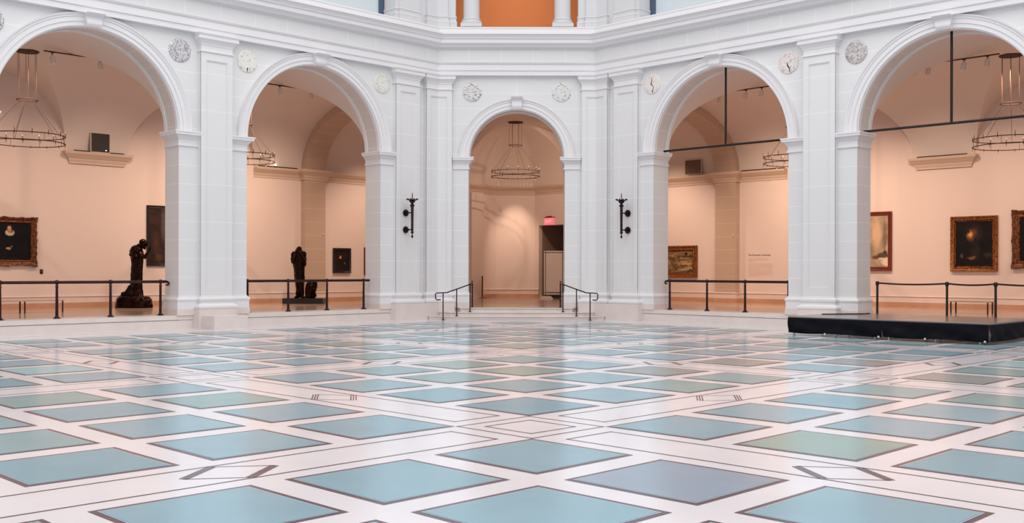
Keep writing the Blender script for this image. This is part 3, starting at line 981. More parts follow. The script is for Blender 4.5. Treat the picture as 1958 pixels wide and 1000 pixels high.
painting('right', 18.23, 20.35, 1.45, 2.86, .22, M['gold'],
         blobs_mat('stormy_sea', srgb(84, 60, 40), [
             (0.4, .36, .9, .10, sa(130, 104, 80, .8), .7), (.48, .34, .10, .12, sa(28, 18, 16, 1), .6), (.5, .22, .8, .05, sa(40, 24, 18, .8), .8),
             (.5, -.08, .45, .10, sa(196, 160, 118, .8), .8), (.75, -.28, .3, .06, sa(206, 176, 136, .8), .8), (.35, -.36, .4, .05, sa(200, 170, 130, .8), .8)],
             nscale=3.2, col2=srgb(166, 132, 92), stretch=(1.0, 1, 3.2), dist=.06),
         'stormy brown seascape in a gilt frame beside the right corner pier', proud=.12, inner=M['gold_dark'])
painting('right', 9.43, 11.2, 1.76, 4.01, .15, M['redframe'],
         blobs_mat('pale_mountain_scene', srgb(186, 158, 132), [
             (.62, .2, .12, .9, sa(110, 92, 72, .7), .7), (.3, .3, .25, .9, sa(226, 186, 150, .8), .7), (.55, -.55, .34, .16, sa(70, 54, 44, .9), .5), (.62, -.42, .1, .08, sa(60, 60, 50, 1), .5),
             (.45, -.66, .2, .05, sa(220, 206, 184, .9), .6), (.72, -.78, .3, .22, sa(232, 206, 178, 1), .5), (.25, -.62, .2, .1, sa(96, 56, 42, .9), .6), (.7, -.25, .05, .16, sa(196, 180, 150, .8), .7)],
             nscale=2.6, col2=srgb(150, 128, 104)),
         'tall pale mountain scene in a plain red-brown wooden frame, cut off by the right pier', proud=.10)
painting('right', 5.57, 7.21, 1.75, 3.72, .16, M['gold'],
         blobs_mat('night_eruption', srgb(22, 16, 16), [
             (.0, .36, .42, .42, sa(56, 40, 34, .9), .9), (-.10, .30, .20, .24, sa(150, 92, 48, .95), .95), (-.02, .42, .22, .14, sa(120, 76, 44, .8), .95), (-.12, .34, .12, .15, sa(232, 158, 84, 1), .95),
             (.03, .06, .02, .2, sa(20, 14, 14, 1), .4), (.05, -.3, .25, .5, sa(54, 42, 38, .5), .9), (-.08, -.50, .22, .08, sa(150, 96, 62, .8), .9), (-.42, -.42, .1, .06, sa(110, 96, 84, .7), .9), (.5, -.4, .25, .12, sa(70, 50, 42, .6), .9)],
             nscale=2.4, namp=.5, dist=.14),
         'dark night scene with a glowing orange cloud in a gold frame, between two paintings', proud=.12, inner=M['gold_dark'])
painting('right', 3.1, 5.08, 1.86, 3.86, .26, M['gold_dark'],
         blobs_mat('very_dark_canvas', srgb(20, 14, 14), [(0, 0, .4, .5, srgb(46, 32, 28), .8)], namp=.4),
         'very dark canvas in a wide carved gilt frame cut by the right picture edge', ornate=.012, proud=.14)

# small fittings on the gallery walls ------------------------------------
e = empty('wall_switch', label='small dark switch plate on the wall right of the ruff portrait', cat='switch'); e.matrix_world = back_frame('left', 5.54, 1.675)
b = MB(); b.box(-.05, .05, 0, .02, -.075, .075); b.build('plate', M['black'], e)
b = MB(); b.box(-.018, .018, .02, .032, -.015, .03); b.build('toggle', M['gold'], e)
for side, a, z, lab in (('left', 17.0, 3.25, 'tiny round sensor on the stone strip behind the second bronze'), ('right', 16.23, 3.25, 'tiny round sensor on the stone strip behind the right railing')):
    e = MB(); e.lathe([(.0, 0), (.04, 0), (.04, .03), (.025, .045), (0, .045)], n=16)
    o = e.build('wall_sensor', M['white_metal'], smooth=40); o.matrix_world = back_frame(side, a, z, .30) @ Matrix.Rotation(-PI / 2, 4, 'X')
    tag(o, lab, 'sensor')
def text(body, size, mw, m_, name='lettering', ext=.002, parent=None, align='LEFT'):
    c_ = bpy.data.curves.new(name, 'FONT'); c_.body = body; c_.size = size; c_.extrude = ext; c_.align_x = align
    c_.materials.append(m_)
    tmp = bpy.data.objects.new(name + '_curve', c_); C.objects.link(tmp)
    bpy.context.view_layer.update()
    me = bpy.data.meshes.new_from_object(tmp.evaluated_get(bpy.context.evaluated_depsgraph_get()))
    bpy.data.objects.remove(tmp)
    me.materials.clear(); me.materials.append(m_)
    o = bpy.data.objects.new(name, me); C.objects.link(o)
    o.matrix_world = mw
    return o
M['ink'] = mat('wall_ink', srgb(96, 66, 56), 0.7)
M['ink_pale'] = mat('pale_ink', srgb(206, 172, 154), 0.8)
e = empty('wall_text', label='printed gallery introduction text on the wall right of the stone strip', cat='sign'); bf = back_frame('right', 15.68, 2.38); e.matrix_world = bf
RV = Matrix.Rotation(PI, 4, 'Z') @ Matrix.Rotation(PI / 2, 4, 'X')
def face(x, z, y=.004): return bf @ Matrix.Translation((-x, y, z)) @ RV
o = text('The Romantic Landscape', .105, face(0, 0), M['ink'], 'heading'); o.parent = e; o.matrix_parent_inverse = bf.inverted()
b = MB()
for i, wd in enumerate((.92, .98, .3)):
    x = 0
    while x < wd:
        l_ = random.uniform(.04, .1); b.box(-min(x + l_, wd), -x, 0, .003, -.12 - i * .055 - .012, -.12 - i * .055 + .008); x += l_ + .018
b.build('opening_lines', M['ink_pale'], e)
b = MB()
for i in range(14):
    x = 0; wd = 1.15 if i not in (6, 13) else .5
    while x < wd:
        l_ = random.uniform(.04, .12); b.box(-min(x + l_, wd), -x, 0, .003, -.33 - i * .04 - .007, -.33 - i * .04 + .005); x += l_ + .02
b.build('body_lines', M['ink_pale'], e)

# loudspeaker grilles
def grille(side, a, v, z, w_, h_, lab, tilt=0):
    e = empty('wall_grille', label=lab, cat='grille')
    e.matrix_world = back_frame(side, a, z, v=v) @ Matrix.Rotation(tilt, 4, 'X')
    b = MB(); t = .018
    for x0, x1_, y0, y1_ in ((-w_, w_, h_ - t, h_), (-w_, w_, -h_, -h_ + t), (-w_, -w_ + t, -h_ + t, h_ - t), (w_ - t, w_, -h_ + t, h_ - t)): b.box(x0, x1_, 0, .07, y0, y1_)
    b.build('rim', M['tan_trim'] if side == 'right' else M['white_metal'], e)
    b = MB(); b.box(-w_ + t, w_ - t, 0, .03, -h_ + t, h_ - t)
    n_ = 18
    for i in range(n_):
        zz = -h_ + t + (2 * h_ - 2 * t) * (i + .5) / n_
        b.box(-w_ + t, w_ - t, .03, .048, zz - .006, zz + .006)
    b.build('mesh_panel', M['grille'] if side == 'left' else mat('brown_grille', srgb(128, 104, 86), .7), e)
grille('left', 7.50, 28.62, 6.28, .35, .35, 'dark square wall grille above the left vault bracket', tilt=0.0)
grille('right', 18.32, 29.34, 6.28, .43, .32, 'dark square wall grille above the cornice beyond the right stone arch')
# light strips and lamp on brackets
for side, a0, a1, lab in (('left', 6.6, 8.4, 'thin black light strip on the left vault bracket'), ('left', 14.0, 15.8, 'thin black light strip on the cornice behind the left inner arch'),
                          ('right', 6.6, 8.4, 'thin black light strip on the right vault bracket'), ('right', 13.9, 15.9, 'thin black light strip on the cornice behind the right inner arch')):
    b = MB(); b.box(-(a1 - a0) / 2, (a1 - a0) / 2, .10, .2, 0, .035)
    o = b.build('light_strip', M['black']); o.matrix_world = back_frame(side, (a0 + a1) / 2, 5.932); tag(o, lab, 'light strip')
M['glow'] = mat('lit_lamp', srgb(255, 240, 225), 0.4, emit=(1, .82, .68, 1), es=9)
for side, a, lab in (('left', 7.72, 'small glowing lamp on the left vault bracket below the grille'), ('left', 14.75, 'small glowing lamp on the cornice behind the left inner arch')):
    e = empty('small_lamp', label=lab, cat='lamp'); e.matrix_world = back_frame(side, a, 5.968)
    b = MB(); b.box(-.05, .05, .10, .2, 0, .02); b.build('lamp_base', M['black'], e)
    b = MB(); b.ball((0, .17, .06), .045, sc_=(1.5, 1, .8)); b.build('bulb', M['glow'], e, smooth=60)

# track lighting ----------------------------------------------------------
def track(side, a0, a1, v, z, lab):
    x0, y0 = G(side, a0, v); x1_, y1_ = G(side, a1, v)
    b = MB()
    b.prism([G(side, a0, v - .02), G(side, a1, v - .02), G(side, a1, v + .02), G(side, a0, v + .02)], z, z + .035)
    o = b.build('lighting_track', M['wire']); tag(o, lab, 'lighting track')
for args in (('left', 3.75, 5.0, 23.9, 8.305, 'thin ceiling lighting track nearest the left chandelier'), ('left', 5.15, 5.7, 23.9, 8.305, 'short end piece of lighting track in the outer left arch'),
             ('left', 11.1, 13.3, 23.9, 8.305, 'ceiling lighting track in the inner left arch'), ('right', 11.0, 13.6, 24.1, 8.285, 'ceiling lighting track in the inner right arch'),
             ('right', 3.6, 5.35, 24.1, 8.285, 'ceiling lighting track near the right chandelier'), ('right', 5.6, 6.4, 24.1, 8.285, 'short lighting track left of the long black rod in the outer right arch')):
    track(*args)
def head(side, a, v, z, lab, lit=False, tilt=.35):
    x, y = G(side, a, v)
    e = empty('track_spotlight', (x, y, z), (0 if side == 'left' else -PI / 2), lab, 'spotlight', 'spotlights on the ceiling tracks')
    b = MB(); b.tube([(0, 0, 0), (0, 0, -.09)], .015, 8); b.box(-.05, .05, -.025, .025, -.02, 0); b.build('mount', M['wire'], e)
    R_ = Matrix.Rotation(-tilt, 3, 'X')
    def T(p): q_ = R_ @ Vector(p); return (q_.x, q_.y, q_.z - .1)
    b = MB(); b.tube([T((0, 0, .0)), T((0, 0, -.03)), T((0, 0, -.27))], [.05, .078, .078], 16); b.build('housing', M['white_metal'], e, smooth=40)
    b = MB(); b.tube([T((0, 0, -.265)), T((0, 0, -.277))], .07, 16); b.build('lens', M['glow'] if lit else M['white_metal'], e)
head('left', 4.0, 23.9, 8.305, 'white spotlight on the track near the left chandelier')
head('left', 5.45, 23.9, 8.305, 'white spotlight at the short track end in the outer left arch')
head('left', 11.95, 23.9, 8.305, 'left one of two white spotlights in the inner left arch')
head('left', 13.25, 23.9, 8.305, 'right one of two white spotlights in the inner left arch')
head('right', 13.5, 24.1, 8.285, 'leftmost white spotlight in the inner right arch, left of the rod')
head('right', 12.4, 24.1, 8.285, 'middle white spotlight in the inner right arch, just right of the rod')
head('right', 11.75, 24.1, 8.285, 'rightmost white spotlight in the inner right arch')
head('right', 4.65, 24.1, 8.285, 'white spotlight just right of the long rod in the outer right arch')
head('right', 3.95, 24.1, 8.285, 'white spotlight nearest the right chandelier')
head('right', 5.75, 24.1, 8.285, 'unlit pale spotlight beside the glowing one in the outer right arch')
head('right', 6.3, 24.1, 8.285, 'glowing spotlight in the outer right arch, left end of its track', lit=True, tilt=-1.15)

# chandeliers ---------------------------------------------------------------
def make_chandelier(name_loc, lab, dz=0.0, canopy_z=8.44):
    e = empty('chandelier', name_loc, 0, lab, 'chandelier', 'two-tier ring chandeliers in the galleries')
    zr = 6.97 + dz * 1.25; zu = 5.87 + dz; zl = 5.64 + dz; R = 1.09; r0 = .30
    b = MB(); b.lathe([(.0, 0), (.33, 0), (.345, .02), (.345, .05), (.0, .06)], (0, 0, canopy_z), n=32); b.build('canopy', M['wire'], e, smooth=40)
    def ring(nm, R_, z, t):
        pts = [(R_ * math.cos(2 * PI * k / 64), R_ * math.sin(2 * PI * k / 64), z) for k in range(65)]
        g = MB(); g.tube(pts, t, 8, cap=False); g.build(nm, M['wire'], e, smooth=60)
    ring('small_ring', r0, zr, .014); ring('upper_ring', R, zu, .014); ring('lower_ring', R, zl, .014)
    for k in range(6):
        a = 2 * PI * k / 6 + .3
        g = MB(); g.tube([(.28 * math.cos(a), .28 * math.sin(a), canopy_z), (.28 * math.cos(a), .28 * math.sin(a), zr - .12)], .006, 5); g.build('cable', M['wire'], e)
    for k in range(5):
        a = 2 * PI * k / 5 + .3
        g = MB(); g.tube([(.28 * math.cos(a), .28 * math.sin(a), zr - .12), (R * math.cos(a), R * math.sin(a), zu)], .006, 5); g.build('stay', M['wire'], e)
    for k in range(8):
        a = 2 * PI * k / 8 + .1
        g = MB(); g.tube([(R * math.cos(a), R * math.sin(a), zu), (R * math.cos(a), R * math.sin(a), zl)], .006, 5); g.build('hanger', M['wire'], e)
    for lvl, z in ((0, zu), (1, zl)):
        for k in range(14):
            a = 2 * PI * (k + .5 * lvl) / 14
            x, y = R * math.cos(a), R * math.sin(a)
            g = MB()
            if lvl == 0: g.tube([(x, y, z - .05), (x, y, z + .10)], .010, 6)
            else: g.tube([(x, y, z + .03), (x, y, z - .06)], .010, 6)
            hld = g.build('lamp_holder', M['wire'], e)
            g = MB(); g.lathe([(.003, -.035), (.016, -.02), (.02, 0), (.012, .02), (.006, .035)], (x, y, z + (.13 if lvl == 0 else -.09)), n=8)
            bl = g.build('bulb', M['bulb'], hld, smooth=60)
    return e
ch0 = make_chandelier((3.70, 25.08, 0), 'ring chandelier hanging in the outer left arch')
def chand(x, y, lab):
    c_ = copy_tree(ch0); c_.location = (x, y, 0); c_['label'] = lab
chand(11.2, 25.08, 'ring chandelier half hidden by the left pier in the inner left arch')
chand(25.43, 3.74, 'ring chandelier hanging at the right edge in the outer right arch')
chand(25.43, 11.22, 'ring chandelier half hidden by the right pier in the inner right arch')
make_chandelier((25.05, 25.05, 0), 'ring chandelier hanging behind the central doorway arch', dz=.36)

# roundels --------------------------------------------------------------------
def vein_mat(name, base, vein, scale, dist, lo, hi, stretch=(1, 1, 1)):
    m = bpy.data.materials.new(name); m.use_nodes = True
    nt = m.node_tree; L = nt.links; b = nt.nodes['Principled BSDF']; b.inputs['Roughness'].default_value = .25
    tc = nt.nodes.new('ShaderNodeTexCoord'); mp = nt.nodes.new('ShaderNodeMapping'); mp.inputs['Scale'].default_value = stretch
    L.new(tc.outputs['Object'], mp.inputs[0])
    n = nt.nodes.new('ShaderNodeTexNoise'); n.inputs['Scale'].default_value = scale; n.inputs['Detail'].default_value = 6; n.inputs['Distortion'].default_value = dist
    L.new(mp.outputs[0], n.inputs['Vector'])
    r = nt.nodes.new('ShaderNodeMapRange'); r.inputs[1].default_value = lo; r.inputs[2].default_value = hi
    L.new(n.outputs['Fac'], r.inputs[0])
    mx = nt.nodes.new('ShaderNodeMix'); mx.data_type = 'RGBA'; mx.inputs[6].default_value = base; mx.inputs[7].default_value = vein
    L.new(r.outputs[0], mx.inputs[0]); L.new(mx.outputs[2], b.inputs['Base Color'])
    return m
def roundel(side, a, m_, lab, crack=None):
    e = empty('marble_roundel', label=lab, cat='roundel')
    s = SG[side]
    e.matrix_world = MW[side] @ Matrix.Translation((s * a, 0, 8.22)) @ Matrix.Rotation(PI / 2, 4, 'X')
    b = MB(); b.lathe([(.0, -.03), (.25, -.03), (.255, -.022), (.265, -.022), (.27, -.03), (.33, -.03), (.345, -.02), (.345, -.001)], n=48)
    b.build('disc', m_, e, smooth=35)
    if crack:
        b = MB()
        pts = [(s_ * 1.0, y, -.034) for s_, y in crack]
        b.tube(pts, [.007 + .007 * ((i * 7) % 3) for i in range(len(pts))], 6)
        for i in range(len(b.v)):
            x, y, z = b.v[i]; b.v[i] = (x, y, -.030 - .001 - (.003 if z < -.034 else 0))
        b.build('dark_vein', M['black'], e)
V1 = vein_mat('veined_grey', srgb(226, 224, 226), srgb(132, 126, 134), 17, 1.2, .44, .60, (2.2, 1, 1))
V2 = vein_mat('cream_patches', srgb(234, 231, 224), srgb(160, 156, 156), 11, .6, .56, .68)
V3 = vein_mat('cream_fine', srgb(232, 230, 222), srgb(178, 176, 172), 13, 1.4, .52, .68, (2, 1, 1))
V4 = vein_mat('wavy_grey', srgb(224, 222, 221), srgb(124, 120, 120), 9, .5, .50, .64, (1, 3, 1))
V5 = vein_mat('wavy_black', srgb(226, 224, 222), srgb(84, 80, 82), 8, .7, .54, .68, (1, 3, 1))
V6 = vein_mat('pink_cream', srgb(236, 226, 221), srgb(210, 194, 188), 12, 1.4, .52, .68)
V7 = vein_mat('pink_grey', srgb(234, 224, 220), srgb(180, 168, 170), 12, 1.2, .50, .64)
V8 = vein_mat('brown_grey', srgb(216, 208, 206), srgb(140, 130, 132), 15, 1.4, .44, .62)
roundel('left', 1.10, V1, 'grey streaked marble roundel cut by the left picture edge')
roundel('left', 6.37, V1, 'busy grey streaked marble roundel left of the left pilaster top')
roundel('left', 8.61, V2, 'cream marble roundel with grey patches right of the left pilaster top', [(.0, -.33), (.01, -.27), (-.01, -.2)])
roundel('left', 13.88, V3, 'cream marble roundel with faint veins right of the inner left arch')
roundel('chamfer', sgc * 1.62, V4, 'wavy grey marble roundel left above the central doorway')
roundel('chamfer', -sgc * 1.62, V5, 'marble roundel with darker wavy streaks right above the central doorway')
roundel('right', 13.88, V6, 'pinkish marble roundel with a black crack left of the inner right arch', [(.02, .22), (.0, .12), (.04, .0), (-.08, -.12), (-.02, -.24), (-.03, -.3)])
roundel('right', 8.61, V7, 'pale pink marble roundel with grey right half left of the right pilaster top', [(-.04, -.3), (-.05, -.2), (.02, -.1), (.04, .0)])
roundel('right', 6.38, V8, 'brown-grey veined marble roundel right of the right pilaster top')

# railings ----------------------------------------------------------------------
def railing(side, posts, a0, a1, lab, scroll, v=21.02):
    e = empty('bronze_railing', (*G(side, (a0 + a1) / 2, v), .40), 0, lab, 'railing', 'bronze railings across the gallery arches')
    ox, oy, oz = e.location
    def P(a, z, vv=v): x, y = G(side, a, vv); return (x - ox, y - oy, z - oz)
    zr = 1.395
    b = MB(); b.tube([P(a0, zr), P(a1, zr)], .042, 14)
    if scroll:
        d = 1
        pts = [P(a1, zr)]
        for k in range(9):
            t = -PI / 2 + k * PI * 1.4 / 8
            pts.append(P(a1 + .02 + .055 * math.cos(t - 0) + 0, zr - .055 - .055 * math.sin(-t) * -1 + .0))
        b.tube([P(a1, zr), P(a1 + .05, zr - .005), P(a1 + .09, zr - .03), P(a1 + .10, zr - .07), P(a1 + .07, zr - .10), P(a1 + .03, zr - .10), P(a1 + .02, zr - .075)], [.04, .036, .032, .03, .028, .026, .024], 10)
    b.build('handrail', M['bronze'], e, smooth=60)
    for a in posts:
        g = MB()
        c_ = P(a, .401)
        g.lathe([(.0, 0), (.105, 0), (.105, .012), (.07, .025), (.05, .05), (.04, .075), (.042, .09), (.04, .10), (.037, .5), (.033, .86), (.045, .87), (.045, .885), (.03, .90), (.03, .93)], c_, n=20)
        po = g.build('post', M['bronze'], e, smooth=45)
        g = MB(); g.ball(P(a, 1.395), .066, 16); g.build('ball_joint', M['bronze'], po, smooth=60)
railing('left', (1.53, 3.02, 4.53, 6.04), 1.16, 6.20, 'dark bronze railing across the outer left arch with scrolled end', True)
railing('left', (8.95, 10.45, 11.97, 13.50), 8.92, 13.74, 'dark bronze railing across the inner left arch', False)
railing('right', (13.50, 11.96, 10.48, 8.90), 8.86, 13.60, 'dark bronze railing across the inner right arch with scrolled end', True)

# stair handrails
def stair_rail(sg, lab):
    e = empty('stair_handrail', label=lab, cat='handrail', group='handrails beside the doorway steps')
    def P(t, d, z): x, y = ch(sgc * sg * t, d); return (x, y, z)
    b = MB()
    b.tube([P(2.66, 1.30, .72), P(2.80, 1.32, .71), P(2.84, 1.32, .76), P(2.85, 1.32, .90), P(2.82, 1.31, .95), P(2.60, 1.30, .96), P(2.45, 1.22, .965), P(1.66, .62, 1.25), P(1.62, .55, 1.26)], .021, 10)
    b.build('handrail', M['bronze'], e, smooth=60)
    for t, d, z0, z1 in ((2.58, 1.30, 0.001, .95), (2.12, 1.0, .126, 1.07), (1.66, .66, .261, 1.24)):
        g = MB(); g.tube([P(t, d, z0 + .01), P(t, d, z1)], .02, 10); g.lathe([(0, 0), (.06, 0), (.06, .012), (.022, .03)], P(t, d, z0), n=14)
        g.build('post', M['bronze'], e, smooth=45)
    b = MB(); b.tube([P(1.62, .55, 1.26), P(1.62, .1, 1.30), P(1.62, -.45, 1.30)], .021, 10)
    b.build('upper_rail', M['bronze'], e, smooth=60)
    g = MB(); g.tube([P(1.62, -.45, .41), P(1.62, -.45, 1.36)], .025, 10); g.lathe([(0, 0), (.06, 0), (.06, .012), (.022, .03)], P(1.62, -.45, .401), n=14)
    g.build('upper_post', M['bronze'], e, smooth=45)
stair_rail(1, 'dark metal handrail left of the doorway steps')
stair_rail(-1, 'dark metal handrail right of the doorway steps')

# bronze torch brackets
def sconce(side, lab):
    e = empty('torch_bracket', label=lab, cat='wall torch', group='bronze torch brackets on the corner pilasters')
    x, y = G(side, 14.79, V0 - PD - .36)
    e.location = (x, y, 0); e.rotation_euler = (0, 0, 0 if side == 'left' else -PI / 2)
    b = MB()
    b.lathe([(.004, 2.86), (.03, 2.90), (.045, 2.935), (.03, 2.965), (.012, 2.98), (.02, 3.02), (.05, 3.05), (.055, 3.08), (.04, 3.10), (.045, 3.14), (.042, 3.3), (.048, 3.32), (.042, 3.36), (.05, 3.86), (.045, 3.90), (.06, 3.92), (.05, 3.95), (.075, 4.00), (.085, 4.03), (.05, 4.05), (.03, 4.07)], n=20)
    b.build('shaft', M['bronze'], e, smooth=40)
    b = MB(); b.lathe([(.03, 4.06), (.05, 4.09), (.09, 4.12), (.11, 4.16), (.10, 4.17), (.16, 4.185), (.20, 4.20), (.19, 4.215), (.06, 4.21)], n=24)
    for k in range(10):
        a = 2 * PI * k / 10
        b.ball((.185 * math.cos(a), .185 * math.sin(a), 4.225), .028, 8)
    b.build('dish', M['bronze'], e, smooth=40)
    b = MB(); b.tube([(0, 0, 4.2), (0, 0, 4.44)], .008, 6)
    for z, r in ((4.25, .022), (4.29, .018), (4.33, .024), (4.37, .018), (4.42, .02)): b.ball((0, 0, z), r, 8)
    b.build('finial', M['bronze'], e, smooth=60)
    sy = .36
    for z in (3.76, 3.17):
        b = MB(); b.tube([(0, 0, z), (0, sy - .05, z)], [.022, .02], 10); b.ball((0, .17, z), .03, 10)
        ar = b.build('arm', M['bronze'], e, smooth=60)
        b = MB()
        def ring(r, y0, y1, b=b, z=z): b.tube([(0, y0, z), (0, y1, z)], r, 24)
        ring(.12, sy - .02, sy); ring(.10, sy - .035, sy - .02); ring(.055, sy - .06, sy - .03)
        b.build('wall_rose', M['bronze'], ar, smooth=40)
sconce('left', 'bronze torch bracket on the pilaster left of the doorway')
sconce('right', 'bronze torch bracket on the pilaster right of the doorway')

# black T-shaped rods hung in the right arches
def rod(c_, a0, a1, lab):
    e = empty('hanging_rod', (V0 + .38, c_, 5.9), 0, lab, 'rod', 'black hanging rods in the right arches')
    b = MB(); b.tube([(0, a0 - c_, 0), (0, a1 - c_, 0)], .036, 12)
    b.build('crossbar', M['black'], e, smooth=60)
    b = MB(); b.tube([(0, -.03 if c_ > 5 else 0, 0), (0, -.03 if c_ > 5 else 0, 2.57)], .036, 12); b.build('drop_rod', M['black'], e, smooth=60)
rod(11.18, 8.90, 13.66, 'black T-shaped hanging rod in the inner right arch')
rod(3.74, 1.16, 6.34, 'black T-shaped hanging rod in the outer right arch')

# queue posts at the outer right arch
bp = []
for i, (a, lab) in enumerate(((5.93, 'leftmost black belt post, next to the right pier'), (3.88, 'middle black belt post above the stage'), (2.56, 'right black belt post above the stage'), (.6, 'black belt post beyond the right picture edge'))):
    e = empty('belt_post', (20.95, a, .40), 0, lab, 'barrier post', 'black belt posts across the outer right arch')
    b = MB(); b.lathe([(0, 0), (.17, 0), (.17, .015), (.05, .035), (.032, .04)], n=24); b.build('base', M['black'], e, smooth=40)
    b = MB(); b.lathe([(.032, .03), (.032, .93)], n=16); b.build('pole', M['black'], e, smooth=40)
    b = MB(); b.lathe([(.0, .93), (.045, .93), (.05, .95), (.05, 1.03), (.04, 1.05), (0, 1.05)], n=16); b.build('belt_head', M['black'], e, smooth=40)
for a0, a1, lab in ((5.88, 3.93, 'black belt between the leftmost and middle barrier posts'), (3.83, 2.61, 'black belt between the middle and right barrier posts'), (2.51, .65, 'black belt running out at the right picture edge')):
    b = MB(); N_ = 16; V = []; F = []
    for k in range(N_ + 1):
        t = k / N_; y = a0 + (a1 - a0) * t; z = 1.40 - .035 * 4 * t * (1 - t)
        for x in (20.948, 20.952):
            for dz in (-.024, .024): V.append((x, y, z + dz))
    for k in range(N_):
        o4 = 4 * k
        F += [(o4, o4 + 1, o4 + 5, o4 + 4), (o4 + 2, o4 + 3, o4 + 7, o4 + 6), (o4 + 1, o4 + 3, o4 + 7, o4 + 5), (o4, o4 + 2, o4 + 6, o4 + 4)]
    F += [(0, 1, 3, 2), (4 * N_, 4 * N_ + 1, 4 * N_ + 3, 4 * N_ + 2)]
    b.add(V, F); o = b.build('barrier_belt', M['black']); tag(o, lab, 'barrier belt', 'black barrier belts')

# low stage in front of the right arches
def stage(y0, y1, lab, left_end, right_end):
    X0 = 16.85; X1 = 20.3
    e = empty('stage_platform', (X0, (y0 + y1) / 2, 0), 0, lab, 'stage', 'low black-skirted stage units')
    oy = (y0 + y1) / 2
    b = MB(); b.box(.0, X1 - X0, y0 - oy + .005, y1 - oy - .005, .47, .52); b.build('deck', M['deck'], e)
    b = MB(); b.box(-.012, .012, y0 - oy, y1 - oy, .505, .522)
    b.box(0, X1 - X0, y1 - oy - .012, y1 - oy + .008, .485, .523)
    b.build('edge_trim', M['deck_edge'], e)
    def cloth(pt, n_, seed):
        rnd = random.Random(seed); V = []; F = []
        ph = [rnd.uniform(0, 6.3) for _ in range(6)]
        m_ = 14
        for k in range(n_ + 1):
            t = k / n_
            for j in range(m_ + 1):
                s_ = j / m_
                dgl = (t - .5) * 3
                w_ = (.022 * math.sin(t * 17 + ph[0] + s_ * 3.5) + .014 * math.sin(t * 31 + ph[1] - s_ * 5) + .026 * math.sin(t * 7 + s_ * 6 + ph[2])) * (s_ ** .7)
                z = .485 - s_ * (.40 + .012 * math.sin(t * 9 + ph[3]))
                V.append(pt(t, w_ + .015 + .02 * s_, z))
        for k in range(n_):
            for j in range(m_):
                a = k * (m_ + 1) + j; F.append((a, a + 1, a + m_ + 2, a + m_ + 1))
        return V, F
    b = MB()
    V, F = cloth(lambda t, w_, z: (-w_, (y1 - y0) * (t - .5), z), 70, int(y0 * 10)); b.add(V, F)
    if right_end:
        V, F = cloth(lambda t, w_, z: ((X1 - X0) * t, y0 - oy - w_, z), 60, 5); b.add(V, F)
    sk = b.build('skirt', M['skirt'], e, smooth=70)
    sm = sk.modifiers.new('solid', 'SOLIDIFY'); sm.thickness = .004
    for yy in (y0 - oy + .25, 0.0, y1 - oy - .12):
        for xx in (.1, X1 - X0 - .2):
            g = MB(); g.tube([(xx, yy, .025), (xx, yy, .47)], .022, 10); g.lathe([(0, 0), (.045, 0), (.045, .012), (.02, .03)], (xx, yy, .001), n=14)
            g.build('leg', M['alu'], e, smooth=40)
    for yy in ((y0 - oy + .08, y1 - oy - 1.1) if True else ()):
        g = MB(); g.ball((-.05, yy, .085), .028, 10, sc_=(.6, 1.1, 1)); g.tube([(-.04, yy, .085), (.05, yy, .10)], .012, 8); g.build('skirt_clip', M['alu'], e, smooth=60)
stage(3.84, 6.50, 'low stage unit with black skirt in front of the right pier', True, False)
stage(1.22, 3.83, 'low stage unit with black skirt below the belt posts, nearer the camera', False, True)
b = MB(); b.tube([(18.55, 6.42, .535), (19.0, 6.0, .535), (19.5, 5.7, .535), (20.1, 5.75, .535)], .014, 8)
tag(b.build('black_cable', M['black'], smooth=60), 'short black cable lying on the stage deck at the right pier', 'cable')

# benches
def bench(loc, rz, L_, lab):
    e = empty('gallery_bench', loc, rz, lab, 'bench', 'low pale gallery benches')
    b = MB(); b.box(-L_ / 2, L_ / 2, -.24, .24, .36, .40); b.build('seat', M['wood'], e)
    for x in (-L_ / 2 + .05, 0 - (L_ > 2) * .0, L_ / 2 - .05) if L_ > 2 else (-L_ / 2 + .05, L_ / 2 - .05):
        for y in (-.2, .2):
            g = MB(); g.box(x - .018, x + .018, y - .018, y + .018, 0, .36); g.build('leg', M['wire'], e)
bench((3.65, 25.3, .401), 0.0, 2.4, 'long pale bench behind the outer left railing')
bench((25.5, 4.95, .401), PI / 2, 1.25, 'short pale bench behind the right belt posts')

# corner room: partition on its foot plates, exit sign, post
e = empty('display_partition', (0, 0, 0), 0, 'tall pale panelled cabinet on a low plinth in the recess right of the doorway', 'cabinet')
F0 = Vector((-8.379, -8.054)); RX = Vector((.7059, -.7084)); RY = Vector((.7084, .7059))
pos = F0 + RX * 2.27 + RY * 49.4
e.location = (pos.x, pos.y, .401); e.rotation_euler = (0, 0, -PI / 4)
b = MB(); b.box(-.74, .74, -.2, .35, .20, 2.28); b.build('body', M['white_metal'], e)
for i, x0 in enumerate((-.66, .16)):
    b = MB(); b.box(x0, x0 + (.76 if i == 0 else .5), -.235, -.2, .33, 2.17); b.build('panel', M['white_metal'], e)
b = MB()
for x in (-.675, .13): b.box(x - .011, x + .011, -.215, -.2, .20, 2.28)
for z in (.30, 2.2): b.box(-.74, .74, -.215, -.2, z - .011, z + .011)
b.build('dark_seam', M['black'], e)
for x in (-.68, .30):
    b = MB(); b.box(x - .26, x + .34, -.45, .3, .0, .07); b.box(x - .2, x + .28, -.35, .2, .07, .13); b.build('foot_plate', M['white_metal'], e)
b = MB(); b.box(-.5, .5, -.2, .3, .05, .2); b.build('plinth', M['black'], e)
e = empty('exit_sign', label='lit red exit sign above the recess right of the doorway', cat='exit sign')
e.matrix_world = Matrix.Translation((28.85, 26.45, 4.18)) @ Matrix.Rotation(PI / 2, 4, 'Z')
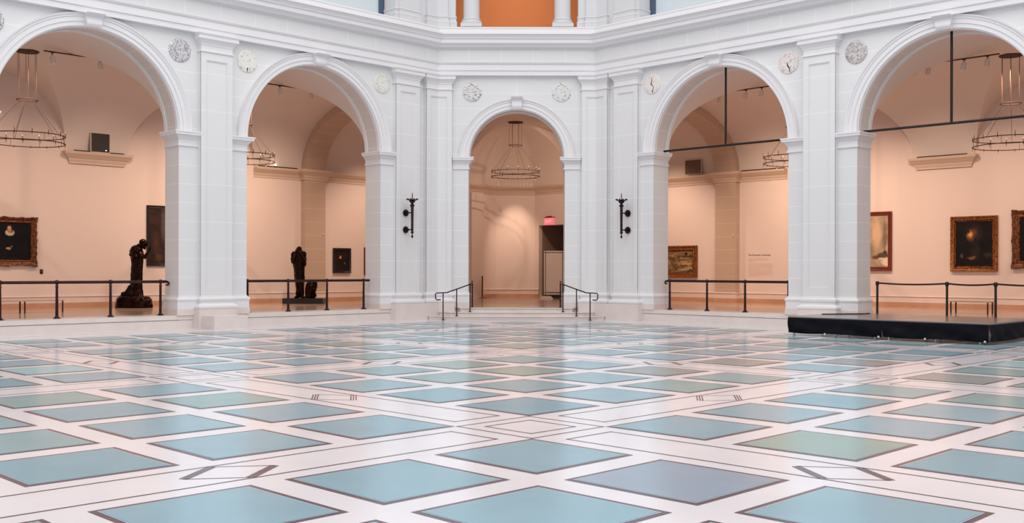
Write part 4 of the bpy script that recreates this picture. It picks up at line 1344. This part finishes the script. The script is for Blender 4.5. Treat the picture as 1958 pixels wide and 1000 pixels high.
b = MB(); b.box(-.30, .30, .0, .09, -.2, .14); b.build('housing', mat('exit_red', srgb(226, 60, 74), .4, emit=(1, .22, .26, 1), es=.75), e)
b = MB(); b.box(-.34, .34, -.0, .06, .14, .18); b.box(-.15, .15, 0, .10, .18, .22); b.build('bracket', M['gold_dark'], e)
bf2 = e.matrix_world.copy()
o = text('EXIT', .2, bf2 @ Matrix.Translation((0, .093, -.1)) @ RV, mat('exit_letters', srgb(255, 190, 190), .4, emit=(1, .5, .5, 1), es=.9), 'exit_letters', parent=None, align='CENTER')
o.parent = e; o.matrix_parent_inverse = bf2.inverted()
pos = F0 + RX * -1.43 + RY * 50.0
e = empty('barrier_post', (pos.x, pos.y, .401), 0, 'slim dark post standing left inside the doorway room', 'barrier post')
b = MB(); b.lathe([(0, 0), (.17, 0), (.17, .015), (.04, .05), (.03, .06)], n=20); b.build('base', M['gold'], e, smooth=40)
b = MB(); b.lathe([(.03, .05), (.03, 1.0), (.04, 1.02), (.04, 1.06), (0, 1.07)], n=14); b.build('pole', M['wire'], e, smooth=40)
# emergency light box on the doorway ceiling wall is not shown in the photo

# bronze sculptures ---------------------------------------------------------------
def loft(b, secs, n=28, folds=0, amp=0.0, seed=0):
    V = []
    for i, (cx, cy, z, rx, ry) in enumerate(secs):
        for k in range(n):
            a = 2 * PI * k / n
            f_ = 1 + amp * math.sin(folds * a + i * .25 + seed) * (0 < i < len(secs) - 1)
            V.append((cx + rx * f_ * math.cos(a), cy + ry * f_ * math.sin(a), z))
    m_ = len(secs)
    F = [(i * n + k, i * n + (k + 1) % n, (i + 1) * n + (k + 1) % n, (i + 1) * n + k) for i in range(m_ - 1) for k in range(n)]
    F += [tuple(range(n - 1, -1, -1)), tuple((m_ - 1) * n + k for k in range(n))]
    b.add(V, F)
def finish_sculpt(o, vox=.022, disp=.03, size=.18):
    r = o.modifiers.new('remesh', 'REMESH'); r.mode = 'VOXEL'; r.voxel_size = vox; r.use_smooth_shade = True
    s_ = o.modifiers.new('smooth', 'SMOOTH'); s_.factor = .6; s_.iterations = 2
    tx = bpy.data.textures.new('modelling', 'CLOUDS'); tx.noise_scale = size; tx.noise_depth = 2
    d = o.modifiers.new('displace', 'DISPLACE'); d.texture = tx; d.strength = disp; d.mid_level = .5
def hand(b, w_, dirn, up, s=1.0, curl=.3):
    """palm with four fingers and a thumb"""
    w_ = Vector(w_); d = Vector(dirn).normalized(); u = Vector(up).normalized(); sd = d.cross(u).normalized()
    b.ball(tuple(w_ + d * .05 * s), .05 * s, 10, sc_=(1, 1, 1))
    for k, (off, ln) in enumerate(((-.036, .075), (-.012, .09), (.012, .085), (.036, .065))):
        p0 = w_ + d * .08 * s + sd * off * s
        p1 = p0 + (d - u * curl).normalized() * ln * .55 * s
        p2 = p1 + (d - u * curl * 2.4).normalized() * ln * .5 * s
        b.tube([tuple(p0 - d * .03 * s), tuple(p0), tuple(p1), tuple(p2)], [.014 * s, .013 * s, .012 * s, .009 * s], 8)
    p0 = w_ + d * .02 * s + sd * -.045 * s
    b.tube([tuple(w_), tuple(p0), tuple(p0 + (d * .6 - sd).normalized() * .05 * s), tuple(p0 + (d - sd * .5).normalized() * .09 * s)], [.018 * s, .016 * s, .013 * s, .010 * s], 8)

# robed figure with bowed head
e = empty('bronze_sculpture', (8.15, 27.30, .401), -PI / 4, 'dark bronze robed figure with bowed head behind the outer left railing', 'sculpture')
b = MB()
loft(b, [(.0, 0, 0, .64, .42), (.0, 0, .02, .66, .45), (-.02, 0, .15, .65, .44), (-.02, 0, .30, .60, .40), (-.1, 0, .37, .48, .34), (-.14, 0, .41, .34, .26)], 40, 5, .05)
b.ball((.42, -.05, .22), .25, 14, sc_=(1, .9, .8)); b.ball((-.4, -.1, .30), .17, 12); b.ball((.2, -.2, .2), .26, 12)
o = b.build('rock_base', M['sculpt'], e); finish_sculpt(o, .03, .09, .22)
b = MB()
loft(b, [(.04, 0, .34, .30, .26), (.06, 0, .48, .26, .24), (.08, 0, .64, .22, .21), (.10, 0, .85, .19, .19), (.11, 0, 1.1, .19, .18), (.12, 0, 1.35, .19, .18), (.13, 0, 1.58, .19, .18), (.13, 0, 1.72, .20, .19), (.12, 0, 1.86, .23, .21), (.10, 0, 2.0, .22, .21), (.10, 0, 2.12, .17, .18), (.14, -.01, 2.18, .10, .11)], 54, 9, .11)
# trailing foot and drapery
b.tube([(-.05, -.02, .75), (-.16, -.05, .55), (-.28, -.06, .42)], [.12, .12, .10], 14); b.ball((-.33, -.08, .49), .085, 12); b.tube([(.2, -.08, .6), (.27, -.12, .42), (.36, -.16, .36)], [.09, .08, .06], 12)
# neck, bowed head, features and hair
b.tube([(.12, -.02, 2.10), (.22, -.04, 2.20), (.32, -.05, 2.24)], [.10, .085, .08], 14)
rot = Matrix.Rotation(.75, 3, 'Y')
b.ball((.37, -.06, 2.25), .145, 18, sc_=(.92, .85, 1.2), rot=rot)
b.ball((.345, -.06, 2.31), .135, 14, sc_=(1.05, 1.0, .9), rot=rot)
b.tube([(.47, -.07, 2.26), (.51, -.075, 2.205), (.475, -.075, 2.19)], [.02, .03, .018], 8)
b.ball((.435, -.10, 2.29), .03, 8); b.ball((.455, -.10, 2.17), .035, 8); b.ball((.42, -.09, 2.11), .05, 8, sc_=(1, 1, 1.2)); b.ball((.33, -.18, 2.24), .03, 8, sc_=(.6, .5, 1.2))
# shoulders and arms
b.ball((.06, -.03, 2.06), .16, 14); b.ball((.22, -.08, 1.98), .14, 12)
b.tube([(.16, -.12, 2.02), (.30, -.16, 1.86), (.43, -.18, 1.74)], [.105, .085, .07], 14)
b.tube([(.43, -.18, 1.74), (.50, -.17, 1.86), (.60, -.16, 2.02)], [.068, .058, .04], 12)
hand(b, (.60, -.16, 2.02), (.35, 0, 1), (-1, .1, .2), 1.15, .35)
b.tube([(.03, -.10, 2.02), (-.02, -.18, 1.86), (.10, -.24, 1.78)], [.10, .075, .055], 12)
hand(b, (.10, -.24, 1.78), (.9, -.1, .3), (0, -1, 0), 1.0, .6)
o = b.build('figure', M['sculpt'], e); finish_sculpt(o, .018, .035, .11)

# muscular back-turned figure beside a rock
e = empty('bronze_sculpture', (15.36, 27.38, .401), -PI / 4, 'black bronze figure seen from behind on a flat slab in the inner left arch', 'sculpture')
b = MB(); b.box(-.81, .81, -.5, .5, 0, .215)
o = b.build('base_slab', mat('sculpture_slab', srgb(24, 18, 20), .35), e)
bv = o.modifiers.new('bevel', 'BEVEL'); bv.width = .01
b = MB()
loft(b, [(.03, .02, .16, .20, .22), (.06, .02, .3, .19, .2), (.1, 0, .5, .21, .2), (.14, 0, .75, .22, .2), (.16, 0, .85, .17, .16), (.17, 0, .93, .08, .1)], 30, 4, .08)
b.v = [(x + .08 * (z > .2) + .05, y, z) for x, y, z in b.v]
b.ball((.33, -.05, .62), .15, 12); b.ball((.30, .0, .35), .17, 12)
o = b.build('rock', M['sculpt'], e); finish_sculpt(o, .025, .08, .2)
b = MB()
# legs
b.tube([(-.30, 0, .24), (-.29, 0, .45), (-.27, .02, .62), (-.27, 0, .85), (-.26, 0, 1.08)], [.07, .095, .085, .12, .15], 16)
b.tube([(-.10, -.06, .24), (-.12, -.05, .48), (-.12, -.07, .66), (-.15, -.04, .88), (-.19, 0, 1.08)], [.065, .09, .085, .115, .145], 16)
b.tube([(-.30, .05, .25), (-.38, -.14, .25)], [.06, .045], 10); b.tube([(-.10, .0, .25), (-.10, -.24, .25)], [.06, .045], 10)
# drapery between the legs, trunk, shoulders
loft(b, [(-.25, .06, .25, .10, .10), (-.23, .06, .6, .15, .12), (-.22, .03, .95, .20, .16), (-.23, 0, 1.15, .205, .17), (-.24, 0, 1.35, .21, .17), (-.25, 0, 1.55, .235, .18), (-.26, 0, 1.75, .27, .19), (-.26, 0, 1.92, .28, .19), (-.25, 0, 2.03, .25, .17), (-.24, 0, 2.10, .14, .12)], 40, 6, .045)
b.ball((-.46, 0, 1.96), .13, 14, sc_=(.9, .9, 1.1)); b.ball((-.06, -.01, 1.97), .13, 14, sc_=(.9, .9, 1.1))
# arms raised and folded to the bowed head
b.tube([(-.47, 0, 1.95), (-.50, -.08, 1.76), (-.46, -.16, 1.62)], [.085, .072, .06], 12); b.tube([(-.46, -.16, 1.62), (-.38, -.2, 1.82), (-.34, -.18, 2.02)], [.058, .05, .04], 12)
hand(b, (-.34, -.17, 2.03), (.2, .2, 1), (0, -1, 0), 1.1, .3)
b.tube([(-.06, 0, 1.96), (.0, -.05, 1.76), (.02, -.12, 1.60), (.0, -.14, 1.50)], [.085, .072, .06, .05], 12); b.tube([(.02, -.12, 1.60), (-.04, -.2, 1.80), (-.10, -.18, 1.98)], [.058, .05, .04], 12)
hand(b, (-.10, -.17, 2.0), (-.3, .2, 1), (0, -1, 0), 1.1, .3)
b.tube([(-.24, 0, 2.0), (-.24, -.06, 2.10)], [.09, .08], 12)
rot = Matrix.Rotation(.5, 3, 'X')
b.ball((-.24, -.06, 2.17), .115, 16, sc_=(.9, 1.0, 1.15), rot=rot); b.ball((-.24, -.02, 2.20), .11, 12)
b.ball((-.24, -.18, 2.13), .028, 8); b.ball((-.24, -.15, 2.06), .045, 8); b.ball((-.35, -.05, 2.15), .03, 8, sc_=(.5, .8, 1.2)); b.ball((-.13, -.05, 2.15), .03, 8, sc_=(.5, .8, 1.2))
o = b.build('figure', M['sculpt'], e); finish_sculpt(o, .018, .03, .10)
